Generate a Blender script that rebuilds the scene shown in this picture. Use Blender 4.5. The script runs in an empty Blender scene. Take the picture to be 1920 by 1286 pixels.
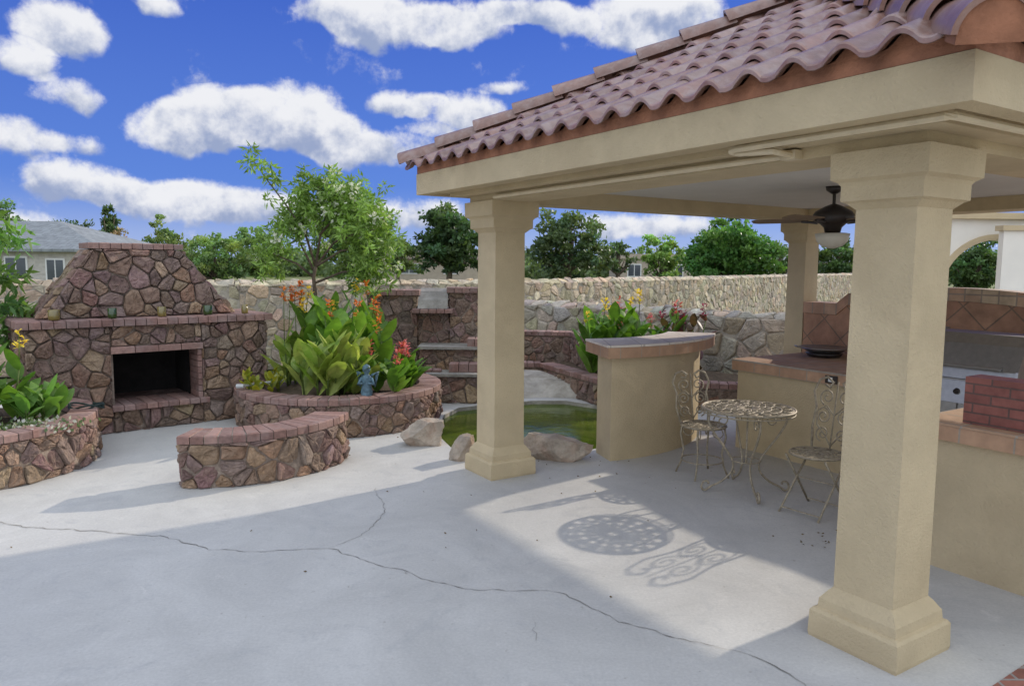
import bpy, math, random
import numpy as np
from mathutils import Vector, Matrix, noise
from mathutils.geometry import tessellate_polygon
R=math.radians; PI=math.pi
random.seed(3)
S=bpy.context.scene; C=S.collection
# ---------------------------------------------------------------- camera
F0=1400.0; CX,CY=960,643
PIT=math.atan(147/1400); ROLL=R(0.45); CAMZ=1.85
fw=Vector((0,math.cos(PIT),-math.sin(PIT))); r0=Vector((1,0,0)); u0=Vector((0,math.sin(PIT),math.cos(PIT)))
rt=r0*math.cos(ROLL)+u0*math.sin(ROLL); up=-r0*math.sin(ROLL)+u0*math.cos(ROLL)
def ray(px,py): return fw+rt*((px-CX)/F0)+up*((CY-py)/F0)
def at_z(px,py,z=0.0):
    d=ray(px,py); t=(z-CAMZ)/d.z; return Vector((d.x*t,d.y*t,z))
def at_y(px,py,Y):
    d=ray(px,py); t=Y/d.y; return Vector((d.x*t,Y,CAMZ+d.z*t))
cd=bpy.data.cameras.new('camera'); cam=bpy.data.objects.new('camera',cd); C.objects.link(cam)
cd.sensor_width=36; cd.lens=F0/1920*36; cd.clip_end=2000; cd.clip_start=.05
m=Matrix((rt,up,-fw)).transposed().to_4x4(); m.translation=Vector((0,0,CAMZ)); cam.matrix_world=m
S.camera=cam
S.view_settings.view_transform='Standard'; S.view_settings.look='None'; S.view_settings.exposure=0
# ---------------------------------------------------------------- materials
def nodes(name):
    mt=bpy.data.materials.new(name); mt.use_nodes=True; nt=mt.node_tree; nt.nodes.clear(); return mt,nt
def N(nt,t,**k):
    n=nt.nodes.new(t)
    for a,b in k.items(): setattr(n,a,b)
    return n
def mth(nt,op,a,b=0.0,c=None,clamp=False):
    n=nt.nodes.new('ShaderNodeMath'); n.operation=op; n.use_clamp=clamp
    for i,v in enumerate((a,b,c)):
        if v is None: continue
        if isinstance(v,(int,float)): n.inputs[i].default_value=v
        else: nt.links.new(v,n.inputs[i])
    return n.outputs[0]
def mrange(nt,v,a,b,c,d,smooth=False):
    n=nt.nodes.new('ShaderNodeMapRange'); n.clamp=True
    if smooth: n.interpolation_type='SMOOTHSTEP'
    nt.links.new(v,n.inputs[0])
    for i,x in zip((1,2,3,4),(a,b,c,d)): n.inputs[i].default_value=x
    return n.outputs[0]
def noise_n(nt,vec,scale,detail=5,rough=.55,dist=0):
    n=nt.nodes.new('ShaderNodeTexNoise'); n.inputs['Scale'].default_value=scale; n.inputs['Detail'].default_value=detail
    n.inputs['Roughness'].default_value=rough; n.inputs['Distortion'].default_value=dist
    if vec is not None: nt.links.new(vec,n.inputs['Vector'])
    return n.outputs[0]
def scale_col(nt,col,val):
    n=nt.nodes.new('ShaderNodeVectorMath'); n.operation='SCALE'
    if isinstance(col,tuple): n.inputs[0].default_value=col[:3]
    else: nt.links.new(col,n.inputs[0])
    nt.links.new(val,n.inputs['Scale']); return n.outputs[0]
def mixc(nt,f,a,b,bt='MIX'):
    n=nt.nodes.new('ShaderNodeMixRGB'); n.blend_type=bt
    for i,v in enumerate((f,a,b)):
        if isinstance(v,(int,float)): n.inputs[i].default_value=v
        elif isinstance(v,tuple): n.inputs[i].default_value=(v[0],v[1],v[2],1)
        else: nt.links.new(v,n.inputs[i])
    return n.outputs[0]
def mk(name,col,rough=.85,var=.2,ns=6,bump=.4,bs=60,usecol=False,big=None,metal=0,spec=.3,dist=.01,bigs=.8,brick=None,bigf=.7):
    mt,nt=nodes(name); tc=N(nt,'ShaderNodeTexCoord').outputs['Object']
    out=N(nt,'ShaderNodeOutputMaterial'); bs_=N(nt,'ShaderNodeBsdfPrincipled'); nt.links.new(bs_.outputs[0],out.inputs[0])
    c=(col[0],col[1],col[2])
    if brick:
        sep=N(nt,'ShaderNodeSeparateXYZ'); nt.links.new(tc,sep.inputs[0]); x,y,z=sep.outputs
        ax=brick['ax']
        if ax=='XY': U,V=x,y
        elif ax=='YZ': U,V=y,z
        else: U,V=mth(nt,'ADD',x,y),z
        if brick.get('rot'):
            U,V=mth(nt,'MULTIPLY',mth(nt,'ADD',U,V),.7071),mth(nt,'MULTIPLY',mth(nt,'SUBTRACT',V,U),.7071)
        cmb=N(nt,'ShaderNodeCombineXYZ'); nt.links.new(U,cmb.inputs[0]); nt.links.new(V,cmb.inputs[1])
        bt=N(nt,'ShaderNodeTexBrick'); nt.links.new(cmb.outputs[0],bt.inputs['Vector'])
        bt.offset=brick.get('off',.5); bt.inputs['Scale'].default_value=1
        bt.inputs['Brick Width'].default_value=brick['w']; bt.inputs['Row Height'].default_value=brick['h']
        bt.inputs['Mortar Size'].default_value=brick.get('m',.006); bt.inputs['Mortar Smooth'].default_value=.3
        c2=brick.get('c2',tuple(v*.72 for v in c))
        bt.inputs['Color1'].default_value=(*c,1); bt.inputs['Color2'].default_value=(*c2,1); bt.inputs['Mortar'].default_value=(*brick['mc'],1)
        src=bt.outputs[0]
    else: src=None
    n1=noise_n(nt,tc,ns,6,.6)
    v=mrange(nt,n1,.3,.7,1-var,1+var)
    if usecol:
        at=N(nt,'ShaderNodeAttribute',attribute_name='Col'); base=mixc(nt,1.0,at.outputs[0],c,'MULTIPLY'); cc=scale_col(nt,base,v)
    elif src is not None: cc=scale_col(nt,src,v)
    else: cc=scale_col(nt,c,v)
    if big:
        n2=noise_n(nt,tc,bigs,5,.65,.5); cc=mixc(nt,mrange(nt,n2,.42,.68,0,1,True),cc,mixc(nt,bigf,cc,big))
    nt.links.new(cc,bs_.inputs['Base Color']); bs_.inputs['Roughness'].default_value=rough; bs_.inputs['Metallic'].default_value=metal
    bs_.inputs['Specular IOR Level'].default_value=spec
    if bump:
        n3=noise_n(nt,tc,bs,6,.65); b=N(nt,'ShaderNodeBump'); b.inputs['Strength'].default_value=bump; b.inputs['Distance'].default_value=dist
        hh=n3
        if src is not None: hh=mth(nt,'SUBTRACT',n3,mth(nt,'MULTIPLY',bt.outputs['Fac'],1.5))
        nt.links.new(hh,b.inputs['Height']); nt.links.new(b.outputs[0],bs_.inputs['Normal'])
    return mt
def leafmat(name,tint=(1,1,1),trans=.35,rough=.45):
    mt,nt=nodes(name); out=N(nt,'ShaderNodeOutputMaterial'); at=N(nt,'ShaderNodeAttribute',attribute_name='Col')
    tc=N(nt,'ShaderNodeTexCoord').outputs['Object']
    base=scale_col(nt,mixc(nt,1.0,at.outputs[0],tint,'MULTIPLY'),mrange(nt,noise_n(nt,tc,12,3),.3,.7,.85,1.15))
    p=N(nt,'ShaderNodeBsdfPrincipled'); p.inputs['Roughness'].default_value=rough; p.inputs['Specular IOR Level'].default_value=.3
    t=N(nt,'ShaderNodeBsdfTranslucent'); nt.links.new(base,p.inputs['Base Color'])
    nt.links.new(mixc(nt,1.0,base,(1.15,1.3,.6),'MULTIPLY'),t.inputs[0])
    mx=N(nt,'ShaderNodeMixShader'); mx.inputs[0].default_value=trans
    nt.links.new(p.outputs[0],mx.inputs[1]); nt.links.new(t.outputs[0],mx.inputs[2]); nt.links.new(mx.outputs[0],out.inputs[0])
    return mt
M_conc,nt=nodes('concrete'); out=N(nt,'ShaderNodeOutputMaterial'); p=N(nt,'ShaderNodeBsdfPrincipled'); nt.links.new(p.outputs[0],out.inputs[0])
tc=N(nt,'ShaderNodeTexCoord').outputs['Object']
c0=scale_col(nt,(.50,.485,.45),mrange(nt,noise_n(nt,tc,.9,8,.7,1.2),.3,.7,.86,1.10))
c0=mixc(nt,mrange(nt,noise_n(nt,tc,2.6,8,.75,2.0),.5,.72,0,.65,True),c0,(.40,.395,.38))
c0=mixc(nt,mrange(nt,noise_n(nt,tc,5,10,.8,.6),.54,.70,0,.6,True),c0,(.60,.575,.53))
c0=scale_col(nt,c0,mrange(nt,noise_n(nt,tc,60,6,.7),.3,.7,.90,1.09))
c0=mixc(nt,mrange(nt,noise_n(nt,tc,22,3,.5),.68,.76,0,.45,True),c0,(.28,.25,.21))
nt.links.new(c0,p.inputs['Base Color']); p.inputs['Roughness'].default_value=.75; p.inputs['Specular IOR Level'].default_value=.25
b=N(nt,'ShaderNodeBump'); b.inputs['Strength'].default_value=.45; b.inputs['Distance'].default_value=.007; nt.links.new(noise_n(nt,tc,14,10,.75),b.inputs['Height']); nt.links.new(b.outputs[0],p.inputs['Normal'])
M_conc2=mk('pale_concrete',(.42,.385,.33),.9,.35,4,.8,22,dist=.03,big=(.28,.25,.20),bigs=3)
M_slab=mk('grey_slab',(.30,.275,.24),.9,.35,5,.8,25,dist=.02,big=(.20,.18,.15),bigs=4)
M_stucco=mk('tan_stucco',(.60,.48,.295),.9,.10,2.5,1.0,75,dist=.010,big=(.50,.39,.235),bigs=1.6,bigf=.6)
M_cond=mk('painted_pipe',(.66,.55,.37),.6,.08,10,.2,60)
M_ceil=mk('ceiling_paint',(.62,.59,.53),.9,.05,3,.4,100,dist=.004)
M_stone=mk('brown_rubble_stone',(1.08,1.03,1.0),.9,.36,18,1.0,34,usecol=True,dist=.035,big=(.34,.245,.175),bigs=8,bigf=.5)
M_grey=mk('grey_rubble_stone',(.98,.93,.84),.9,.28,9,.9,35,usecol=True,dist=.03)
M_mortar=mk('brown_mortar',(.27,.21,.165),.95,.4,20,1,60,dist=.01)
M_mortar2=mk('grey_mortar',(.40,.35,.28),.95,.25,12,1,40,dist=.02)
M_brick=mk('coping_brick',(1.0,.98,.95),.85,.25,25,.7,90,usecol=True,dist=.006,big=(.32,.24,.215),bigs=5,bigf=.5)
M_tile=mk('roof_tile',(1,1,1),.36,.18,20,.4,90,usecol=True,dist=.003,big=(.38,.29,.26),bigs=9,spec=.7,bigf=.45)
M_flash=mk('terracotta_flashing',(.36,.16,.09),.85,.3,8,.7,60)
M_soil=mk('planter_soil',(.12,.085,.055),.95,.4,15,1,40,dist=.03)
M_grass=mk('dry_lawn',(.15,.18,.06),.95,.35,.5,1,20,big=(.26,.22,.11),bigs=.08,dist=.05)
M_road=mk('asphalt',(.09,.09,.09),.9,.15,2,.3,30)
M_iron=mk('antique_iron',(.33,.275,.19),.6,.35,40,.4,120,metal=.2,spec=.5,dist=.002)
M_black=mk('black_bronze',(.03,.022,.018),.4,.2,20,.1,80,spec=.5)
M_blade=mk('fan_blade_wood',(.20,.14,.09),.5,.2,12,.1,60)
M_steel=mk('brushed_steel',(.42,.41,.39),.36,.1,20,.1,200,metal=.9,dist=.001)
M_dark=mk('soot',(.018,.016,.015),.95,.3,8,.5,40)
M_edge=mk('terracotta_edge_tile',(.50,.31,.19),.7,.15,10,.3,60,brick=dict(ax='S',w=.3,h=.4,m=.006,mc=(.36,.3,.23),off=0,c2=(.42,.25,.15)))
M_top=mk('terracotta_top_tile',(.52,.35,.23),.85,.15,10,.2,60,spec=.08,brick=dict(ax='XY',w=.3,h=.3,m=.008,mc=(.40,.34,.27),off=0,c2=(.44,.28,.18)))
M_bartop=mk('pale_bar_tile',(.72,.65,.55),.85,.12,6,.2,60,spec=.08,brick=dict(ax='XY',w=.3,h=.3,m=.006,mc=(.5,.44,.36),off=0,c2=(.68,.59,.48)))
M_diam=mk('diamond_wall_tile',(.44,.25,.15),.6,.3,5,.3,50,brick=dict(ax='YZ',w=.3,h=.3,m=.008,mc=(.22,.15,.1),off=0,rot=True,c2=(.34,.18,.11)))
M_bord=mk('border_tile',(.42,.24,.15),.6,.3,5,.3,50,brick=dict(ax='YZ',w=.15,h=.4,m=.008,mc=(.3,.24,.18),off=0,c2=(.52,.40,.26)))
M_red=mk('red_brick_veneer',(.33,.125,.095),.55,.25,10,.5,60,brick=dict(ax='S',w=.2,h=.058,m=.006,mc=(.14,.085,.07),c2=(.24,.09,.07)))
M_paver=mk('red_paver',(.33,.14,.1),.8,.2,10,.4,60,brick=dict(ax='XY',w=.2,h=.1,m=.008,mc=(.3,.27,.24)))
M_glassg=mk('olive_glass',(.03,.06,.01),.15,.2,20,0,spec=.8)
M_glassa=mk('amber_glass',(.20,.15,.04),.2,.2,20,0,spec=.8)
M_wax=mk('wax',(.6,.55,.4),.6,.05,20,0)
M_white=mk('white_stucco',(.80,.75,.65),.9,.05,2,.5,80,dist=.004)
M_trim=mk('white_trim',(.75,.74,.7),.6,.05,5,0)
M_pane=mk('window_pane',(.06,.07,.08),.1,.2,1,0,spec=.8)
M_roofg=mk('grey_shingle',(.26,.28,.28),.9,.2,3,.5,10,brick=dict(ax='XY',w=.6,h=.4,m=.03,mc=(.18,.19,.2),c2=(.22,.235,.235)))
M_pbrick=mk('pale_house_brick',(.56,.52,.45),.9,.15,3,.4,20,brick=dict(ax='S',w=.4,h=.13,m=.015,mc=(.5,.47,.43),c2=(.46,.42,.36)))
M_tan=mk('tan_house_wall',(.42,.35,.27),.9,.1,2,.3,20)
M_bark=mk('bark',(.14,.105,.075),.95,.35,12,1,30,dist=.02)
M_leaf=leafmat('leaf'); M_petal=leafmat('petal',(1,1,1),.3,.6)
M_crack=mk('crack_fill',(.25,.235,.21),.95,.3,8,0)
M_rock=mk('boulder_stone',(.50,.42,.33),.9,.35,6,1,18,big=(.40,.25,.17),bigs=2.5,dist=.04,bigf=.7)
M_blue=mk('weathered_blue_ceramic',(.10,.17,.21),.5,.5,25,.3,60)
M_hose=mk('dark_hose',(.02,.035,.03),.4,.2,10,0)
M_pvc=mk('grey_pipe',(.5,.5,.48),.5,.1,10,0)
M_water,nt=nodes('pond_water'); out=N(nt,'ShaderNodeOutputMaterial'); p=N(nt,'ShaderNodeBsdfPrincipled'); nt.links.new(p.outputs[0],out.inputs[0])
tc=N(nt,'ShaderNodeTexCoord').outputs['Object']
nt.links.new(mixc(nt,mrange(nt,noise_n(nt,tc,2.2,6,.65,.4),.4,.65,0,1),(.045,.075,.006),(.10,.13,.014)),p.inputs['Base Color'])
p.inputs['Roughness'].default_value=.10; p.inputs['IOR'].default_value=1.33; p.inputs['Specular IOR Level'].default_value=.3
b=N(nt,'ShaderNodeBump'); b.inputs['Strength'].default_value=.15; b.inputs['Distance'].default_value=.02; nt.links.new(noise_n(nt,tc,9,3),b.inputs['Height']); nt.links.new(b.outputs[0],p.inputs['Normal'])
# ---------------------------------------------------------------- mesh helpers
class MB:
    def __init__(s): s.v=[]; s.f=[]; s.c=[]
    def face(s,idx,col=(1,1,1)): s.f.append(idx); s.c.append(col)
    def box(s,x0,x1,y0,y1,z0,z1,col=(1,1,1),ch=0):
        s.hexa([(x0,y0),(x1,y0),(x1,y1),(x0,y1)],z0,z1,col,ch)
    def hexa(s,q,z0,z1,col=(1,1,1),ch=0):
        n=len(s.v); k=len(q); cx=sum(a[0] for a in q)/k; cy=sum(a[1] for a in q)/k
        s.v+=[(a[0],a[1],z0) for a in q]
        if ch:
            s.v+=[(a[0],a[1],z1-ch) for a in q]
            def ins(a):
                dx,dy=cx-a[0],cy-a[1]; return (a[0]+ch*(1 if dx>0 else -1)*min(1,abs(dx)/max(abs(dy),1e-6)+.3),a[1]+ch*(1 if dy>0 else -1)*min(1,abs(dy)/max(abs(dx),1e-6)+.3),z1)
            s.v+=[ins(a) for a in q]; L=3
        else: s.v+=[(a[0],a[1],z1) for a in q]; L=2
        s.face(tuple(n+i for i in reversed(range(k))),col)
        for l in range(L-1):
            for i in range(k):
                j=(i+1)%k; s.face((n+l*k+i,n+l*k+j,n+(l+1)*k+j,n+(l+1)*k+i),col)
        s.face(tuple(n+(L-1)*k+i for i in range(k)),col)
    def loft(s,rings,col=(1,1,1),caps=True,closed=True):
        n=len(s.v); k=len(rings[0])
        for r in rings: s.v+=[tuple(p) for p in r]
        for l in range(len(rings)-1):
            for i in range(k if closed else k-1):
                j=(i+1)%k; s.face((n+l*k+i,n+l*k+j,n+(l+1)*k+j,n+(l+1)*k+i),col)
        if caps and closed:
            s.face(tuple(n+i for i in reversed(range(k))),col); s.face(tuple(n+(len(rings)-1)*k+i for i in range(k)),col)
    def tube(s,pts,rad,k=6,col=(1,1,1),caps=True):
        pts=[Vector(p) for p in pts]; rs=rad if isinstance(rad,(list,tuple)) else [rad]*len(pts)
        rings=[]; prev=None
        for i,p in enumerate(pts):
            a=pts[max(i-1,0)]; b=pts[min(i+1,len(pts)-1)]; d=(b-a)
            if d.length<1e-9: d=Vector((0,0,1))
            d.normalize()
            if prev is None:
                prev=d.orthogonal().normalized()
            x=(prev-d*prev.dot(d)); 
            if x.length<1e-6: x=d.orthogonal()
            x.normalize(); prev=x; y=d.cross(x)
            rings.append([p+(x*math.cos(2*PI*j/k)+y*math.sin(2*PI*j/k))*rs[i] for j in range(k)])
        s.loft(rings,col,caps)
    def lathe(s,prof,c=(0,0,0),k=16,col=(1,1,1),sx=1,sy=1):
        s.loft([[(c[0]+r*math.cos(2*PI*j/k)*sx,c[1]+r*math.sin(2*PI*j/k)*sy,c[2]+z) for j in range(k)] for r,z in prof],col)
    def build(s,name,mat,parent=None,off=(0,0,0),smooth=False,flags=None):
        me=bpy.data.meshes.new(name)
        vs=[(v[0]-off[0],v[1]-off[1],v[2]-off[2]) for v in s.v] if any(off) else s.v
        me.from_pydata([tuple(v) for v in vs],[],s.f); me.materials.append(mat)
        at=me.color_attributes.new('Col','FLOAT_COLOR','CORNER')
        arr=np.empty((len(me.loops),4),dtype=np.float32); arr[:,3]=1
        lt=np.array([len(f) for f in s.f]); arr[:,:3]=np.repeat(np.array(s.c,dtype=np.float32).reshape(-1,3),lt,axis=0)
        at.data.foreach_set('color',arr.ravel())
        if smooth: me.polygons.foreach_set('use_smooth',[True]*len(me.polygons))
        if flags: me.polygons.foreach_set('use_smooth',flags)
        me.update(); o=bpy.data.objects.new(name,me); C.objects.link(o)
        if parent: o.parent=parent
        return o
def tag(o,label=None,cat=None,group=None,kind=None):
    if label: o['label']=label
    if cat: o['category']=cat
    if group: o['group']=group
    if kind: o['kind']=kind
    return o
def thing(name,label,cat,loc=(0,0,0),rz=0,group=None):
    o=bpy.data.objects.new(name,None); C.objects.link(o); o.location=loc; o.rotation_euler=(0,0,rz); o.empty_display_size=.1
    return tag(o,label,cat,group)
TH=R(32.5); E1=Vector((math.cos(TH),math.sin(TH),0)); E2=Vector((-math.sin(TH),math.cos(TH),0)); PO=Vector((-.10,6.57,0))
def L2W(a,b,z=0): return PO+E1*a+E2*b+Vector((0,0,z))
def lthing(name,label,cat,a,b,z=0,group=None): return thing(name,label,cat,L2W(a,b,z),TH,group)
def clip(poly,nx,ny,c):
    out=[]; n=len(poly)
    for i in range(n):
        a=poly[i]; b=poly[(i+1)%n]; da=nx*a[0]+ny*a[1]-c; db=nx*b[0]+ny*b[1]-c
        if da<=0: out.append(a)
        if (da<0)!=(db<0) and da!=db:
            t=da/(da-db); out.append((a[0]+(b[0]-a[0])*t,a[1]+(b[1]-a[1])*t))
    return out
PAL_B=[(.265,.175,.135),(.235,.16,.13),(.30,.21,.15),(.21,.15,.125),(.32,.21,.14),(.24,.18,.15),(.265,.175,.155),(.225,.17,.145),(.36,.265,.18),(.28,.205,.18)]
PAL_G=[(.54,.47,.36),(.48,.42,.33),(.59,.52,.41),(.50,.44,.35),(.54,.44,.32),(.44,.39,.32),(.62,.55,.44)]
PAL_N=[(.41,.385,.34),(.46,.42,.36),(.37,.345,.31),(.45,.39,.31),(.50,.46,.40)]
def stones(mb,dom,mapf,size=.15,pal=PAL_B,gap=.004,relief=.03,asp=1.15,seed=1,drop=.33,rough=1.0):
    rn=random.Random(seed); xs=[p[0] for p in dom]; ys=[p[1] for p in dom]
    x0,x1,y0,y1=min(xs),max(xs),min(ys),max(ys); sx=size*asp; sy=size
    nx=int((x1-x0)/sx)+2; ny=int((y1-y0)/sy)+2; seeds={}
    ox=rn.random()*sx; oy=rn.random()*sy
    for i in range(-2,nx+2):
        for j in range(-2,ny+2):
            if rn.random()<drop: continue
            seeds[(i,j)]=(x0-ox+(i+.5*(j%2)+rn.uniform(.02,.98))*sx,y0-oy+(j+rn.uniform(.02,.98))*sy)
    for (i,j),c in seeds.items():
        if c[0]<x0-sx*1.5 or c[0]>x1+sx*1.5 or c[1]<y0-sy*1.5 or c[1]>y1+sy*1.5: continue
        cell=[(c[0]-3*sx,c[1]-3*sy),(c[0]+3*sx,c[1]-3*sy),(c[0]+3*sx,c[1]+3*sy),(c[0]-3*sx,c[1]+3*sy)]
        for di in range(-3,4):
            for dj in range(-3,4):
                q=seeds.get((i+di,j+dj))
                if q is None or (di==0 and dj==0): continue
                nxv,nyv=q[0]-c[0],q[1]-c[1]; cell=clip(cell,nxv,nyv,(q[0]**2+q[1]**2-c[0]**2-c[1]**2)/2)
                if len(cell)<3: break
            if len(cell)<3: break
        if len(cell)<3: continue
        nd=len(dom); ar=sum(dom[k][0]*dom[(k+1)%nd][1]-dom[(k+1)%nd][0]*dom[k][1] for k in range(nd)); sg=1 if ar>0 else -1
        for k in range(nd):
            a=dom[k]; b2=dom[(k+1)%nd]; nx_=(b2[1]-a[1])*sg; ny_=-(b2[0]-a[0])*sg
            cell=clip(cell,nx_,ny_,nx_*a[0]+ny_*a[1])
            if len(cell)<3: break
        if len(cell)<3: continue
        A=abs(sum(cell[k][0]*cell[(k+1)%len(cell)][1]-cell[(k+1)%len(cell)][0]*cell[k][1] for k in range(len(cell))))/2
        if A<size*size*.03: continue
        P=[]; n=len(cell); jt=size*.035*rough
        for k in range(n):
            a=cell[k]; b2=cell[(k+1)%n]
            for t in (.1,.5,.9):
                P.append((a[0]*(1-t)+b2[0]*t,a[1]*(1-t)+b2[1]*t))
        cx=sum(p[0] for p in P)/len(P); cy=sum(p[1] for p in P)/len(P)
        rm=sum(math.hypot(p[0]-cx,p[1]-cy) for p in P)/len(P); tx=rn.uniform(-.3,.3)*rough; ty=rn.uniform(-.3,.3)*rough; h=relief*rn.uniform(.5,1.3)
        b0=pal[rn.randrange(len(pal))]; br=rn.uniform(.8,1.2); col=tuple(min(1,x*br*rn.uniform(.94,1.06)) for x in b0)
        s1=max(.4,1-gap/rm); st=len(mb.v); k=len(P); js=[1-abs(rn.gauss(0,1))*jt/rm for _ in P]
        for sc,hh,jz in ((s1,-.006,0),(s1*.975,h*.6,.004),(s1*.84,h*.95,.007),(s1*.45,h*1.02,.009)):
            for q,p in enumerate(P):
                dx,dy=(p[0]-cx)*sc*js[q],(p[1]-cy)*sc*js[q]
                d=hh+(tx*dx+ty*dy if hh>0 else 0)+(rn.uniform(-jz,jz)*rough if hh>0 else 0)
                mb.v.append(tuple(mapf(cx+dx,cy+dy,d)))
        mb.v.append(tuple(mapf(cx,cy,h+rn.uniform(-.006,.008))))
        for l in range(3):
            for q in range(k):
                r_=(q+1)%k; cl=col if l else tuple(x*.95 for x in col); mb.face((st+l*k+q,st+l*k+r_,st+(l+1)*k+r_,st+(l+1)*k+q),cl)
        for q in range(k): mb.face((st+3*k+q,st+3*k+(q+1)%k,st+4*k),col)
rb=random.Random(5)
def bcol():
    b0=rb.choice([(.265,.155,.13),(.24,.14,.12),(.295,.18,.15),(.26,.165,.145)]); k=rb.uniform(.8,1.18); return tuple(x*k for x in b0)
def rect(u0,u1,v0,v1): return [(u0,v0),(u1,v0),(u1,v1),(u0,v1)]
def arc_pts(cx,cy,r,a0,a1,n): return [(cx+r*math.cos(a0+(a1-a0)*i/n),cy+r*math.sin(a0+(a1-a0)*i/n)) for i in range(n+1)]
def arc_wall(root,c,ri,ro,a0,a1,h,size=.15,seed=1,inner=True,ends=True,over=.03,th=.07,bw=.105):
    cx,cy=c; n=max(8,int(abs(a1-a0)*ro/.12)); core=MB()
    o_=arc_pts(cx,cy,ro,a0,a1,n); i_=arc_pts(cx,cy,ri,a0,a1,n)
    core.loft([[(*o_[k],0),(*o_[k],h-th),(*i_[k],h-th),(*i_[k],0)] for k in range(n+1)])
    core.build('mortar_core',M_mortar,root)
    f=MB(); full=abs(a1-a0)
    stones(f,rect(0,full*ro,0,h-th),lambda u,v,d:(cx+(ro+d)*math.cos(a0+u/ro),cy+(ro+d)*math.sin(a0+u/ro),v),size,seed=seed)
    if inner: stones(f,rect(0,full*ri,0,h-th),lambda u,v,d:(cx+(ri-d)*math.cos(a0+u/ri),cy+(ri-d)*math.sin(a0+u/ri),v),size,seed=seed+1)
    if ends:
        for a,sg in ((a0,-1),(a1,1)):
            stones(f,rect(ri,ro,0,h-th),lambda u,v,d,a=a,sg=sg:(cx+u*math.cos(a)-sg*d*math.sin(a),cy+u*math.sin(a)+sg*d*math.cos(a),v),size,seed=seed+2)
    f.build('stone_facing',M_stone,root)
    b=MB(); R0=ri-over; R1=ro+over; nb=max(4,int(full*ro/bw)); ex=over/ro if full<6 else 0
    for k in range(nb):
        aa=a0-ex+(full+2*ex)*k/nb; ab=a0-ex+(full+2*ex)*(k+1)/nb; g=.004/ro; aa+=g; ab-=g
        rr1=R1+rb.uniform(-.006,.006); dz=rb.uniform(-.004,.004)
        b.hexa([(cx+R0*math.cos(aa),cy+R0*math.sin(aa)),(cx+rr1*math.cos(aa),cy+rr1*math.sin(aa)),(cx+rr1*math.cos(ab),cy+rr1*math.sin(ab)),(cx+R0*math.cos(ab),cy+R0*math.sin(ab))],h-th+.002,h+dz,bcol(),.008)
    b.build('brick_coping',M_brick,root)
    j=MB(); o2=arc_pts(cx,cy,R1-.012,a0,a1,n); i2=arc_pts(cx,cy,R0+.012,a0,a1,n)
    j.loft([[(*o2[k],h-th+.004),(*o2[k],h-.009),(*i2[k],h-.009),(*i2[k],h-th+.004)] for k in range(n+1)]); j.build('coping_mortar',M_mortar2,root)
def bricks_line(b,x0,x1,y0,y1,z0,z1,along='x',bw=.105):
    L=(x1-x0) if along=='x' else (y1-y0); n=max(1,int(L/bw))
    for k in range(n):
        a=k*L/n+.004; c_=(k+1)*L/n-.004; j=rb.uniform(-.004,.004)
        if along=='x': b.box(x0+a,x0+c_,y0+j,y1,z0,z1+rb.uniform(-.003,.003),bcol(),.008)
        else: b.box(x0+j,x1,y0+a,y0+c_,z0,z1+rb.uniform(-.003,.003),bcol(),.008)
def leaf_obj(name,P,D,L,W,col,mat,parent=None,rs=np.random.RandomState(1)):
    n=len(P); rv=rs.normal(size=(n,3)); Sd=np.cross(D,rv); Sd/=np.linalg.norm(Sd,axis=1,keepdims=True)+1e-9
    L=np.broadcast_to(np.asarray(L,float).reshape(-1,1) if np.ndim(L) else np.full((n,1),L),(n,1)); W=np.broadcast_to(np.asarray(W,float).reshape(-1,1) if np.ndim(W) else np.full((n,1),W),(n,1))
    V=np.empty((n,4,3)); V[:,0]=P; V[:,1]=P+D*L*.45+Sd*W; V[:,2]=P+D*L; V[:,3]=P+D*L*.45-Sd*W
    me=bpy.data.meshes.new(name); me.vertices.add(n*4); me.vertices.foreach_set('co',V.ravel()); me.loops.add(n*4); me.loops.foreach_set('vertex_index',np.arange(n*4,dtype=np.int32))
    me.polygons.add(n); me.polygons.foreach_set('loop_start',np.arange(0,n*4,4,dtype=np.int32)); me.polygons.foreach_set('loop_total',np.full(n,4,dtype=np.int32))
    me.update(calc_edges=True); me.materials.append(mat)
    at=me.color_attributes.new('Col','FLOAT_COLOR','CORNER'); arr=np.ones((n*4,4),dtype=np.float32); arr[:,:3]=np.repeat(np.clip(col,0,1),4,axis=0); at.data.foreach_set('color',arr.ravel())
    o=bpy.data.objects.new(name,me); C.objects.link(o)
    if parent: o.parent=parent
    return o
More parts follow.
